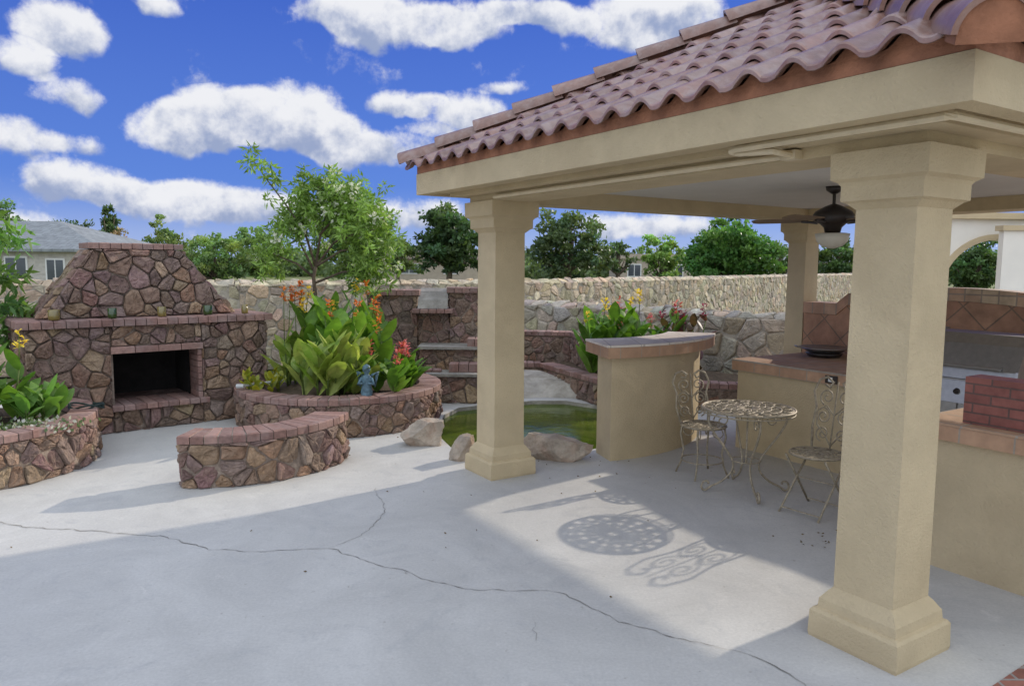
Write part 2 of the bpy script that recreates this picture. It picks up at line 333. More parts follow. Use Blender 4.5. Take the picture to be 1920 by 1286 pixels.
def crown_data(center,rad,ncl,per,size,col,rs,bottom=-.8,cmin=.10,cmax=.24):
    Ps=[];Cs=[];CL=[]
    ctr=np.array(center); rad=np.array(rad); ph=rs.uniform(0,6,4)
    while len(CL)<ncl:
        d=rs.normal(size=3); d/=np.linalg.norm(d)
        if d[2]<bottom: continue
        a=math.atan2(d[1],d[0])
        r=(.3+.7*rs.rand()**.45)*(1+.18*math.sin(2*a+ph[0]+3*d[2])+.15*math.sin(5*d[2]*1.3+3*d[0]+ph[1])+rs.uniform(-.12,.15))
        CL.append(ctr+d*r*rad*.93)
    for c in CL:
        cr=rad.mean()*rs.uniform(cmin,cmax); n=int(per*rs.uniform(.5,1.4))
        q=rs.normal(size=(n,3)); q/=np.linalg.norm(q,axis=1,keepdims=True); q*=(rs.rand(n,1)**.5)*cr*np.array([1.35,1.35,.75])
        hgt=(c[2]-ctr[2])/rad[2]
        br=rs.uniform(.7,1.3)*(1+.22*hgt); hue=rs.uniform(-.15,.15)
        cc=np.array(col)*br*np.array([1+hue,1,1-hue]); k=.75+.5*(q[:,2:3]/cr+.5).clip(0,1)  # leaf colour darkens low in crown and clump: painted-in shade
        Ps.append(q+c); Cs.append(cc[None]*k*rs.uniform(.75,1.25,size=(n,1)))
    return np.vstack(Ps),np.vstack(Cs),CL
def tree(name,label,px,ytop,wpx,Y,col,zb=1.0,ncl=60,per=90,leaf=.22,seed=1,kind='round',cat='tree',group='trees beyond the stone wall',trunk=.18):
    rs=np.random.RandomState(seed); top=at_y(px,ytop,Y); x=top.x; zt=top.z; w=wpx/2/F0*Y
    root=thing(name,label,cat,(x,Y,0),rs.rand()*6,group)
    cz=(zt+zb)/2; rz=(zt-zb)/2
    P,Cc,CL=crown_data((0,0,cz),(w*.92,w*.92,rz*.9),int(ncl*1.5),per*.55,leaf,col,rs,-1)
    if kind=='cone':
        t=((P[:,2]-zb)/(zt-zb)).clip(0,1); P[:,:2]*=(1.15-.85*t)[:,None]
    D=rs.normal(size=P.shape); D[:,2]+=.2; D/=np.linalg.norm(D,axis=1,keepdims=True)
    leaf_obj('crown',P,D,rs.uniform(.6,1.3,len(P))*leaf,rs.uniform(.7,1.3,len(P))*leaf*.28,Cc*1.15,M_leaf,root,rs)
    t=MB(); t.tube([(0,0,-.1),(.05*w,0,zb*.6),(0,.03*w,cz),(0,0,cz+rz*.5)],[trunk,trunk*.8,trunk*.5,trunk*.15],8)
    for c in CL[:16]:
        s=Vector((0,0,max(zb*.7,cz-rz*.7))); e=Vector(c)*.9; mid=(s+e)/2+Vector((0,0,-.05*w)); t.tube([s,mid,e],[trunk*.4,trunk*.25,trunk*.08],5)
    t.build('trunk',M_bark,root,smooth=True); return root
def blade(mb,p,az,el,L,W,droop,cols,rn,seg=7):
    p=Vector(p); side=Vector((-math.sin(az),math.cos(az),0)); pts=[]; a=el; twist=rn.uniform(-.4,.4)
    for i in range(seg+1):
        t=i/seg; w=W*(math.sin(PI*min(1,t*.93+.05))**.75) if t<1 else 0.001
        d=Vector((math.cos(a)*math.cos(az),math.cos(a)*math.sin(az),math.sin(a))); nrm=side.cross(d)
        sd=(side*math.cos(twist)+nrm*math.sin(twist)); rip=rn.uniform(-.06,.06)*W
        upn=sd.cross(d)*-1
        pts.append((p+sd*w-upn*(w*.3+rip),p.copy(),p-sd*w-upn*(w*.3-rip))); p=p+d*(L/seg); a-=droop/seg*(.5+t)
    n=len(mb.v)
    for q in pts: mb.v+=[tuple(x) for x in q]
    b=rn.choice(cols); k=rn.uniform(.75,1.25)
    for i in range(seg):
        for s_ in range(2):
            c2=rn.choice(cols); c=tuple((b[j]*.65+c2[j]*.35)*k for j in range(3))
            mb.face((n+3*i+s_,n+3*i+s_+1,n+3*i+4+s_,n+3*i+3+s_),c)
def canna(label,loc,ns,H,LL,LW,cols,spread,seed,fcol=None,nf=0,fh=1.15,group='canna plants in the raised beds',nl=6,up_=0):
    rn=random.Random(seed); root=thing('canna_plant',label,'plant',loc,0,group)
    lv=MB(); st=MB(); fl=MB()
    for s_ in range(ns):
        a=rn.uniform(0,2*PI); r=spread*math.sqrt(rn.random()); b=Vector((r*math.cos(a),r*math.sin(a),0)); h=H*rn.uniform(.65,1.05)
        tilt=Vector((math.cos(a),math.sin(a),0))*(.18*r/spread*h)
        top=b+tilt+Vector((0,0,h)); st.tube([b,b+tilt*.4+Vector((0,0,h*.5)),top],[.014,.011,.006],5,(.16,.22,.06))
        a0=rn.uniform(0,6.28)
        for k in range(nl):
            t=.08+.85*k/(nl-1); p=b.lerp(top,t); az=a0+k*2.4+rn.uniform(-.4,.4)
            blade(lv,p,az,rn.uniform(.85+up_,1.3+up_*.5),LL*rn.uniform(.7,1.1)*(1.1-.4*t),LW*rn.uniform(.8,1.15)*(1.05-.35*t),rn.uniform(.4,1.4)*(1-up_),cols,rn)
        if s_<nf:
            ft=top+Vector((rn.uniform(-.05,.05),rn.uniform(-.05,.05),H*(fh-1)+rn.uniform(0,.12))); st.tube([top,ft],[.006,.004],5,(.16,.22,.06))
            for k in range(20):
                az=rn.uniform(0,6.28); q=ft+Vector((rn.uniform(-.03,.03),rn.uniform(-.03,.03),rn.uniform(-.13,.05)))
                blade(fl,q,az,rn.uniform(-.1,1.3),rn.uniform(.035,.08),rn.uniform(.012,.022),1.2,fcol,rn,3)
    lv.build('leaves',M_leaf,root,smooth=True); st.build('stems',M_leaf,root,smooth=True)
    if fl.v: fl.build('flowers',M_petal,root)
    return root
# ================================================================= SETTING
pond_px=[(822,800),(832,778),(860,764),(930,757),(1000,751),(1060,751),(1120,760),(1175,775),(1180,800),(1122,840),(1060,850),(985,845),(900,840),(845,838),(826,820)]
pond=[at_z(a,b) for a,b in pond_px]
def sheet(name,outer,z,mat,hole=None):
    polys=[[Vector((p[0],p[1],0)) for p in outer]]
    if hole: polys.append([Vector((p[0],p[1],0)) for p in hole])
    tris=tessellate_polygon(polys); vs=[v for pl in polys for v in pl]
    mb=MB(); mb.v=[(v.x,v.y,z) for v in vs]
    for t in tris: mb.face(tuple(t))
    o=mb.build(name,mat); o['kind']='structure'; return o
sheet('lawn',[(-700,-200),(700,-200),(700,1200),(-700,1200)],-.03,M_grass,pond)
patio=sheet('patio',[(-14,-6),(16,-6),(16,11.2),(-14,11.2)],0,M_conc,pond)
sheet('street',[(-90,33),(60,60),(60,68),(-90,41)],-.01,M_road)
bp=[at_z(1852,1292),at_z(1925,1243),at_z(2300,1420),at_z(2000,1500)]
sheet('paving_strip',[(p.x,p.y) for p in bp],.004,M_paver)
def crack(pts,w,seed):
    rn=random.Random(seed); P=[at_z(a,b,.004) for a,b in pts]; path=[P[0]]
    for a,b in zip(P[:-1],P[1:]):
        n=max(2,int((b-a).length/.035)); nr=Vector((-(b-a).y,(b-a).x,0)).normalized(); o=0
        for i in range(1,n+1):
            o=o*.7+rn.uniform(-.014,.014); path.append(a.lerp(b,i/n)+nr*o*(i<n))
    mb=MB()
    for i,p in enumerate(path):
        d=(path[min(i+1,len(path)-1)]-path[max(i-1,0)]).normalized(); nr=Vector((-d.y,d.x,0)); ww=w*rn.uniform(.2,1.2); mb.v+=[tuple(p+nr*ww),tuple(p-nr*ww)]
    for i in range(len(path)-1): mb.face((2*i,2*i+1,2*i+3,2*i+2))
    mb.build('crack',M_crack,patio)
crack([(-20,975),(50,988),(190,995),(300,1003),(390,1030),(480,1033),(615,1027)],.0042,1)
crack([(615,1027),(690,1052),(860,1100),(960,1107),(1050,1110),(1110,1140),(1160,1165),(1240,1187),(1340,1210),(1420,1232),(1480,1262),(1515,1290)],.0035,2)
crack([(615,1027),(660,1010),(700,985),(722,960),(715,935),(705,915)],.0022,3)
crack([(1005,1200),(998,1180),(1003,1165)],.0012,4)
w=MB(); w.v=[(p.x,p.y,-.05) for p in pond]
for t in tessellate_polygon([[Vector((p.x,p.y,0)) for p in pond]]): w.face(tuple(t))
tag(w.build('pond_water',M_water),kind='structure')
k=MB(); k.loft([[(p.x,p.y,0.0) for p in pond],[(p.x*1.0,p.y,-.3) for p in pond]],caps=False)
tag(k.build('pond_liner',M_conc2),kind='structure')
bk=MB(); fr=[at_z(a,b,.003) for a,b in [(850,757),(905,752),(960,748),(1010,745),(1070,746),(1130,755),(1185,768)]]
bc=[Vector((-.45,10.6,.02)),Vector((-.2,10.9,.10)),Vector((.1,11.3,.26)),Vector((.45,11.2,.26)),Vector((.8,10.6,.2)),Vector((1.1,9.9,.16)),Vector((1.6,9.7,.12))]
def resamp(P,n):
    out=[]
    for i in range(n):
        t=i/(n-1)*(len(P)-1); k_=min(int(t),len(P)-2); out.append(P[k_].lerp(P[k_+1],t-k_))
    return out
fr=resamp(fr,28); bc=resamp(bc,28); rows=[]
for i in range(12):
    t=i/11; rows.append([fr[j].lerp(bc[j],t)+Vector((0,.03*noise.noise(Vector((j*.5,i*.5,3))),.04*math.sin(PI*t)+.06*noise.noise(Vector((j*.45,i*.5,0)))*math.sin(PI*t))) for j in range(28)])
bk.loft(rows,caps=False,closed=False); tag(bk.build('pond_bank',M_conc2,smooth=True),kind='structure')
rs=np.random.RandomState(8); LP=[]
for (px,py,sp,n_) in ((1550,1018,.10,26),(700,880,.5,10),(1200,900,.6,10),(980,1010,1.0,10),(560,1000,.9,6),(1130,880,.2,10)):
    c=at_z(px,py); LP.append(np.array([c.x,c.y,.006])+rs.normal(size=(n_,3))*np.array([sp,sp,0]))
LP=np.vstack(LP); D_=rs.normal(size=LP.shape); D_[:,2]=.15; D_/=np.linalg.norm(D_,axis=1,keepdims=True)
tag(leaf_obj('fallen_leaves',LP,D_,.022,.006,np.tile([[.16,.11,.06]],(len(LP),1)),M_leaf,None,rs),'scattered dry leaf litter on the concrete patio','leaf litter',kind='stuff')
# ================================================================= PAVILION
PL=4.15; PW=3.59
pav=thing('pavilion','tan stucco pavilion with clay tile hip roof on square columns','pavilion',PO,TH)
def sq(a,b,h,z): return [(a-h,b-h,z),(a+h,b-h,z),(a+h,b+h,z),(a-h,b+h,z)]
def column(a,b,k=1.0):
    s=MB(); s.loft([sq(a,b,.153*k,.24),sq(a,b,.147*k,2.18)]); sh=s.build('column',M_stucco,pav)
    bs=MB(); bs.loft([sq(a,b,h*k,z) for h,z in ((.228,0),(.232,.02),(.229,.135),(.219,.15),(.203,.155),(.199,.20),(.190,.212),(.172,.24),(.154,.262))]); bs.build('base',M_stucco,sh)
    cp=MB(); cp.loft([sq(a,b,h*k,z) for h,z in ((.149,2.12),(.178,2.148),(.198,2.158),(.198,2.228),(.208,2.243),(.233,2.258),(.235,2.38))]); cp.build('capital',M_stucco,sh)
column(0,0); column(0,-PW); column(PL,0,.80); column(PL,-PW)
def ring(mb,oo,io,z0,z1):
    out=[(-oo,-PW-oo),(PL+oo,-PW-oo),(PL+oo,oo),(-oo,oo)]; inn=[(-io,-PW-io),(PL+io,-PW-io),(PL+io,io),(-io,io)]
    n=len(mb.v); mb.v+=[(*p,z0) for p in out]+[(*p,z1) for p in out]+[(*p,z1) for p in inn]+[(*p,z0) for p in inn]
    for l in range(4):
        for i in range(4):
            j=(i+1)%4; mb.face((n+l*4+i,n+l*4+j,n+((l+1)%4)*4+j,n+((l+1)%4)*4+i))
bm=MB(); ring(bm,.20,-.17,2.38,2.50); bm.build('beam',M_stucco,pav)
bm=MB(); ring(bm,.33,.203,2.435,2.50); ring(bm,.44,.333,2.47,2.502); bm.build('cornice',M_stucco,pav)
bm=MB(); ring(bm,.55,.443,2.455,2.635); bm.build('fascia_board',M_stucco,pav)
bm=MB(); ring(bm,.545,.50,2.638,2.70); bm.build('flashing_strip',M_flash,pav)
bm=MB(); bm.box(.165,PL+-.165,-PW+.165,-.165,2.50,2.53); bm.build('ceiling',M_ceil,pav)
OO=.625; EZ=2.665; SL=.52; PER=.242; RW=.32
rt_=random.Random(9)
def wv(x):
    ph=(x/PER)%1; return .052*math.sin(PI*ph/.68) if ph<.68 else -.008*math.sin(PI*(ph-.68)/.32)
def slope(ox,oy,t,nn,Ltot,name):
    mb=MB(); flags=[]; apex=(PW+2*OO)/2; nrow=int(apex/RW)+1; tc_={}
    for j in range(nrow):
        s0=j*RW; s1=min(s0+RW+.055,apex); 
        if s0>=apex-.02: break
        nx=int(Ltot/PER*16); base=len(mb.v)
        for i in range(nx+1):
            xg=i*Ltot/nx; 
            for q,(s,dz) in enumerate(((s0+.05,.012),(s0+.004,.012),(s0,.016),(s0,.034),(s0+.006,.040),(s0+.006,.040),((s0+s1)/2,.020),(s1,0))):
                x=min(max(xg,s),Ltot-s); tid=(j,int(x/PER)); 
                if tid not in tc_: tc_[tid]=(rt_.uniform(-.003,.004),rt_.uniform(.8,1.18),rt_.uniform(0,1))
                mb.v.append((ox+t[0]*x+nn[0]*s,oy+t[1]*x+nn[1]*s,EZ+SL*s+wv(x)+dz+tc_[tid][0]))
        for i in range(nx):
            xm=(i+.5)*Ltot/nx
            if xm<s0 or xm>Ltot-s0: continue
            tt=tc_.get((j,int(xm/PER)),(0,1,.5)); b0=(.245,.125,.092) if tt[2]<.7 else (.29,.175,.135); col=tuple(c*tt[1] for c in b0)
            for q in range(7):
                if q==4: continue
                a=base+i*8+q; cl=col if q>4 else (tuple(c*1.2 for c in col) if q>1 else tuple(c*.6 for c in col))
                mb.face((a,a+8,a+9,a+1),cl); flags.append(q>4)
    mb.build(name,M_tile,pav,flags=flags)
    fb=MB(); nx=int(Ltot/PER*10); rings=[]
    for i in range(nx+1):
        x=.09+i*(Ltot-.18)/nx; s=.082
        rings.append([(ox+t[0]*x+nn[0]*s,oy+t[1]*x+nn[1]*s,EZ-.02),(ox+t[0]*x+nn[0]*s,oy+t[1]*x+nn[1]*s,EZ+SL*s+wv(x)+.008)])
    fb.loft(rings,caps=False,closed=False); fb.build('eave_closure',M_flash,pav)
slope(-OO,-PW-OO,(0,1),(1,0),PW+2*OO,'roof_tiles')
slope(-OO,-PW-OO,(1,0),(0,1),PL+2*OO,'roof_tiles')
slope(PL+OO,-PW-OO,(0,1),(-1,0),PW+2*OO,'roof_tiles')
slope(-OO,OO,(1,0),(0,-1),PL+2*OO,'roof_tiles')
def barrels(p0,p1,r,name):
    p0=Vector(p0); p1=Vector(p1); L=(p1-p0).length; n=max(1,int(L/.34)); d=(p1-p0).normalized(); sd=d.cross(Vector((0,0,1))).normalized(); un=sd.cross(d)
    mb=MB(); flags=[]
    for k_ in range(n):
        a=p0+d*(L*k_/n); b=p0+d*(L*(k_+1)/n+.06); k2=rt_.uniform(.85,1.15); col=(.255*k2,.135*k2,.10*k2)
        A=lambda c,rr,lift:[c+un*lift+sd*math.cos(PI*q/16)*rr+un*math.sin(PI*q/16)*rr for q in range(17)]
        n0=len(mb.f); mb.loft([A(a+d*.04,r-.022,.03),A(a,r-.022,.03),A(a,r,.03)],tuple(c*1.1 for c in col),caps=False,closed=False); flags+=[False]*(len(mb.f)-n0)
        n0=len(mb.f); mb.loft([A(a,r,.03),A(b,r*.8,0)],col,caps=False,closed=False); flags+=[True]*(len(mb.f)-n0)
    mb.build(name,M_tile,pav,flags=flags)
ap=(PW+2*OO)/2; az_=EZ+SL*ap+.06
A0=(-OO+ap,-PW/2,az_); A1=(PL+OO-ap,-PW/2,az_)
HC=Vector((-.655,-PW-.655,2.615))
barrels(HC,A0,.135,'hip_tiles'); barrels((-OO-.0,OO+.0,EZ+.02),A0,.12,'hip_tiles')
barrels((PL+OO,-PW-OO,EZ+.04),A1,.12,'hip_tiles'); barrels((PL+OO,OO,EZ+.04),A1,.12,'hip_tiles'); barrels(A0,A1,.12,'ridge_tiles')
hd_=(Vector(A0)-HC).normalized(); sdv=hd_.cross(Vector((0,0,1))).normalized(); unv=sdv.cross(hd_)
e=MB(); pc=HC+hd_*.012
def half(c): return [c+sdv*math.cos(PI*q/16)*.112+unv*(math.sin(PI*q/16)*.112+.03) for q in range(17)]+[c-sdv*.112-unv*.005,c+sdv*.112-unv*.005]
e.loft([half(pc),half(pc+hd_*.12)]); e.build('hip_end_plug',M_flash,pav)
cn=MB()
cn.tube([(-.226,-.25,2.402),(-.226,-3.10,2.402),(-.228,-3.13,2.402),(-.25,-3.14,2.402),(-.345,-3.14,2.406),(-.368,-3.13,2.41),(-.368,-3.10,2.412),(-.368,-2.92,2.424),(-.368,-2.89,2.43)],.016,8)
cn.tube([(-.368,-2.89,2.43),(-.40,-2.89,2.435)],.017,8)
cn.tube([(-.40,-2.89,2.435),(-.40,-2.92,2.442),(-.40,-PW-.38,2.442),(-.38,-PW-.40,2.442),(1.8,-PW-.40,2.442)],.018,8)
cn.box(-.255,-.20,-3.17,-3.08,2.38,2.425); cn.build('conduit',M_cond,pav)
fan=lthing('ceiling_fan','dark ceiling fan with wooden blades and frosted bowl light hanging under the pavilion','ceiling fan',PL/2,-PW/2,2.50)
f=MB(); f.lathe([(.0,-.0),(.07,0),(.065,-.03),(.02,-.06)],k=16); f.build('canopy',M_black,fan,smooth=True)
f=MB(); f.tube([(0,0,-.04),(0,0,-.2)],.013,10); f.build('down_rod',M_black,fan)
f=MB(); f.lathe([(.02,-.14),(.07,-.16),(.14,-.2),(.16,-.23),(.155,-.275),(.10,-.30),(.07,-.33),(.06,-.37),(.03,-.38)],k=24); f.build('motor',M_black,fan,smooth=True)
f=MB(); f.lathe([(.11,-.375),(.135,-.38),(.12,-.44),(.08,-.48),(.02,-.50),(.001,-.5)],k=24); f.build('light_bowl',mk('frosted_glass',(.62,.58,.48),.4,.05,5,0),fan,smooth=True)
for i in range(5):
    a=R(72*i+112); f=MB(); c,s_=math.cos(a),math.sin(a)
    def P(r_,w_,z_): return (r_*c-w_*s_,r_*s_+w_*c,z_)
    f.loft([[P(.2,-.05,-.28),P(.2,.05,-.262),P(.2,.05,-.256),P(.2,-.05,-.274)],[P(.4,-.065,-.283),P(.4,.065,-.26),P(.4,.065,-.254),P(.4,-.065,-.277)],[P(.62,-.06,-.283),P(.62,.06,-.26),P(.62,.06,-.254),P(.62,-.06,-.277)],[P(.66,-.03,-.28),P(.66,.03,-.265),P(.66,.03,-.26),P(.66,-.03,-.274)]])
    bl=f.build('blade',M_blade,fan)
    f=MB(); f.tube([P(.12,0,-.29),P(.25,0,-.275)],.012,6); f.build('blade_iron',M_black,bl)
# ================================================================= KITCHEN
bc_=(.42,8.75); a0,a1=R(-77),R(-19)
bar=thing('curved_bar','curved tan stucco bar with pale tiled top standing beside the pond','bar counter',(0,0,0))
def band(mb,ri,ro0,ro1,a0,a1,z0,z1,n=24):
    rings=[]
    for i in range(n+1):
        t=i/n; a=a0+(a1-a0)*t; ro=ro0+(ro1-ro0)*t; c,s_=math.cos(a),math.sin(a)
        rings.append([(bc_[0]+ri*c,bc_[1]+ri*s_,z0),(bc_[0]+ro*c,bc_[1]+ro*s_,z0),(bc_[0]+ro*c,bc_[1]+ro*s_,z1),(bc_[0]+ri*c,bc_[1]+ri*s_,z1)])
    mb.loft(rings)
b=MB(); band(b,1.54,1.88,1.76,R(-74),R(-22),0,1.0); b.build('body',M_stucco,bar)
b=MB(); band(b,1.40,2.04,1.90,a0,a1,1.0,1.10); b.build('counter_edge',M_edge,bar)
b=MB(); band(b,1.395,2.046,1.906,a0-.003,a1+.003,1.102,1.122); b.build('countertop',M_bartop,bar)
kc=lthing('grill_counter','long tan stucco kitchen counter with terracotta tile edge holding the grill','kitchen counter',2.52,-.4)
off=(2.52,-.4,0)
b=MB(); b.box(2.57,4.02,-1.98,-.46,0,.80); b.box(3.05,4.02,-4.6,-2.84,0,.80); b.box(3.25,4.02,-2.84,-1.98,0,.55); b.build('body',M_stucco,kc,off)
b=MB(); b.box(2.52,4.03,-1.98,-.42,.80,.895); b.box(3.0,4.03,-4.6,-2.84,.80,.895); b.build('counter_edge',M_edge,kc,off)
b=MB(); b.box(2.515,4.03,-1.98,-.415,.897,.912); b.box(2.995,4.03,-4.6,-2.84,.897,.912); b.build('countertop',M_top,kc,off)
prof=[]
for i in range(25):
    bq=-.13-3.33*i/24; t=(bq+1.795)/1.66; z=1.45+.21*(1-t*t) if abs(t)<.72 else 1.45+.21*(1-.72**2)-(.10 if abs(t)>.74 else 0)
    prof.append((bq,z))
def wall_prof(mb,x0,x1,prof,zb,dz=0,zlow=None):
    rings=[]
    for bq,z in prof:
        lo=zb if zlow is None else z-zlow
        rings.append([(x0,bq,lo),(x1,bq,lo),(x1,bq,z+dz),(x0,bq,z+dz)])
    mb.loft(rings)
bw=MB(); wall_prof(bw,4.035,4.24,prof,.0,-.13); bw.build('tiled_backsplash',M_diam,kc,off)
bw=MB(); wall_prof(bw,4.02,4.25,prof,0,0,.127); bw.build('border_tiles',M_bord,kc,off)
b=MB(); b.box(2.506,2.514,-1.62,-1.50,.815,.885); b.build('outlet_cover',M_black,kc,off)
b=MB(); b.box(2.500,2.505,-1.575,-1.535,.83,.87); b.build('outlet_socket',M_trim,kc,off)
nc=lthing('near_counter','near tan stucco counter end behind the right column topped by red brick','kitchen counter',1.17,-3.05)
off2=(1.17,-3.05,0)
b=MB(); b.box(1.20,2.98,-4.6,-3.09,0,.81); b.build('body',M_stucco,nc,off2)
b=MB(); b.box(1.16,2.99,-4.6,-3.05,.81,.90); b.build('counter_edge',M_edge,nc,off2)
b=MB(); b.box(1.155,2.992,-4.6,-3.045,.902,.915); b.build('countertop',M_top,nc,off2)
b=MB(); b.box(1.27,1.45,-4.6,-3.30,.917,1.20); b.box(1.452,1.6,-4.6,-3.58,.917,1.262); b.build('brick_ledge',M_red,nc,off2)
g=lthing('gas_grill','stainless steel built in gas grill with hood set in the long counter','grill',3.0,-2.41,.56); og=(2.55,-2.58,.56)
b=MB(); b.box(2.56,3.2,-2.99,-2.17,.57,.93); b.build('firebox',M_steel,g,og)
b=MB(); rings=[]
for bb in (-2.966,-2.194):
    rings.append([(2.60,bb,.932),(2.62,bb,1.02),(2.72,bb,1.22),(2.82,bb,1.30),(3.1,bb,1.305),(3.18,bb,1.2),(3.18,bb,.932)])
b.loft(rings); hd=b.build('hood',M_steel,g,og)
for bb in (-2.99,-2.19):
    b=MB(); b.loft([[(2.595,q,.93),(2.61,q,1.03),(2.71,q,1.23),(2.81,q,1.315),(3.1,q,1.32),(3.19,q,1.21),(3.19,q,.93)] for q in (bb,bb+.02)])
    b.build('hood_side',M_steel,hd,og)
b=MB(); b.tube([(2.56,-2.88,1.04),(2.56,-2.28,1.04)],.014,8); b.tube([(2.56,-2.86,1.04),(2.63,-2.86,1.05)],.009,6); b.tube([(2.56,-2.30,1.04),(2.63,-2.30,1.05)],.009,6); b.build('handle',M_steel,hd,og)
b=MB(); b.loft([[(2.50,bb,.74),(2.54,bb,.92),(2.56,bb,.92),(2.56,bb,.74)] for bb in (-2.99,-2.17)]); b.build('control_panel',M_steel,g,og)
for i in range(5):
    b=MB(); bb=-2.88+.15*i; b.tube([(2.525,bb,.835),(2.50,bb,.83)],[.026,.022],12); b.build('knob',M_black,g,og)
b=MB(); b.box(2.545,2.56,-2.98,-2.59,.575,.73); b.build('drawer',M_steel,g,og); b=MB(); b.box(2.545,2.56,-2.57,-2.18,.575,.73); b.build('drawer',M_steel,g,og)
pz=at_z(1545,668,.915); pan=thing('metal_pan','round steel pan resting on a dark burner on the long counter','pan',(pz.x,pz.y,.914),0)
b=MB(); b.lathe([(.10,0),(.16,.005),(.19,.04),(.10,.045)],k=24); b.build('burner_ring',M_black,pan,smooth=True)
b=MB(); b.lathe([(.02,.047),(.16,.05),(.235,.085),(.262,.095),(.258,.10),(.15,.062),(.01,.058)],k=32); b.build('bowl',M_steel,pan,smooth=True)
for s_ in (-1,1):
    b=MB(); b.tube([(s_*.25,-.05,.09),(s_*.30,-.03,.11),(s_*.30,.03,.11),(s_*.25,.05,.09)],.007,6); b.build('handle',M_steel,pan)
# ================================================================= IRON SET
def circ(c,r,n=28,z=0): return [(c[0]+r*math.cos(2*PI*i/n),c[1]+r*math.sin(2*PI*i/n),z) for i in range(n+1)]
def lattice(mb,r,z,rings,nsp,tk=.0055):
    for q in rings: mb.tube(circ((0,0),r*q,32,z),tk,5)
    for i in range(nsp):
        a=2*PI*i/nsp
        mb.tube([(r*t*math.cos(a+.35*math.sin(t*6.3)),r*t*math.sin(a+.35*math.sin(t*6.3)),z) for t in np.linspace(.1,1,8)],tk,4)
        mb.tube([(r*t*math.cos(a-.35*math.sin(t*6.3)),r*t*math.sin(a-.35*math.sin(t*6.3)),z) for t in np.linspace(.1,1,8)],tk,4)
        a2=a+PI/nsp; mb.tube(circ((r*.86*math.cos(a2),r*.86*math.sin(a2)),r*.07,8,z),tk,4)
def spiral(c,r,turn,a0,n=16,sgn=1):
    return [(c[0]+r*(1-.8*i/n)*math.cos(a0+sgn*turn*2*PI*i/n),c[1]+r*(1-.8*i/n)*math.sin(a0+sgn*turn*2*PI*i/n)) for i in range(n+1)]
tb=thing('bistro_table','round antique iron bistro table with lacy top and scrolled legs','table',(1.93,6.0,0),R(-90))
b=MB(); b.tube(circ((0,0),.365,40,.70),.011,6); lattice(b,.36,.70,(.25,.5,.72,.97),16,.0075); b.tube(circ((0,0),.365,40,.672),.006,6); b.build('tabletop',M_iron,tb,smooth=True)
for i in range(4):
    a=R(90*i); c,s_=math.cos(a),math.sin(a)
    pr=[(.29,.69),(.32,.6),(.26,.48),(.17,.36),(.11,.26),(.12,.17),(.2,.09),(.28,.05),(.33,.015),(.36,.04),(.345,.085),(.31,.09),(.30,.06)]
    pp=[]
    for j in range(len(pr)-1):
        p0=pr[max(j-1,0)];p1=pr[j];p2=pr[j+1];p3=pr[min(j+2,len(pr)-1)]
        for t in (0,.33,.66):
            pp.append(tuple(.5*((2*p1[q])+(-p0[q]+p2[q])*t+(2*p0[q]-5*p1[q]+4*p2[q]-p3[q])*t*t+(-p0[q]+3*p1[q]-3*p2[q]+p3[q])*t**3) for q in (0,1)))
    b=MB(); b.tube([(r_*c,r_*s_,z_) for r_,z_ in pp],.0095,6)
    sp=spiral((.21,.60),.07,1.2,0); b.tube([(r_*c,r_*s_,z_) for r_,z_ in sp],.006,5)
    b.build('leg',M_iron,tb,smooth=True)
b=MB(); b.tube(circ((0,0),.115,24,.27),.006,5); b.tube([(0,0,.70),(0,0,.3),(0,0,.24)],[.008,.008,.014],6); b.build('centre_ring',M_iron,tb,smooth=True)
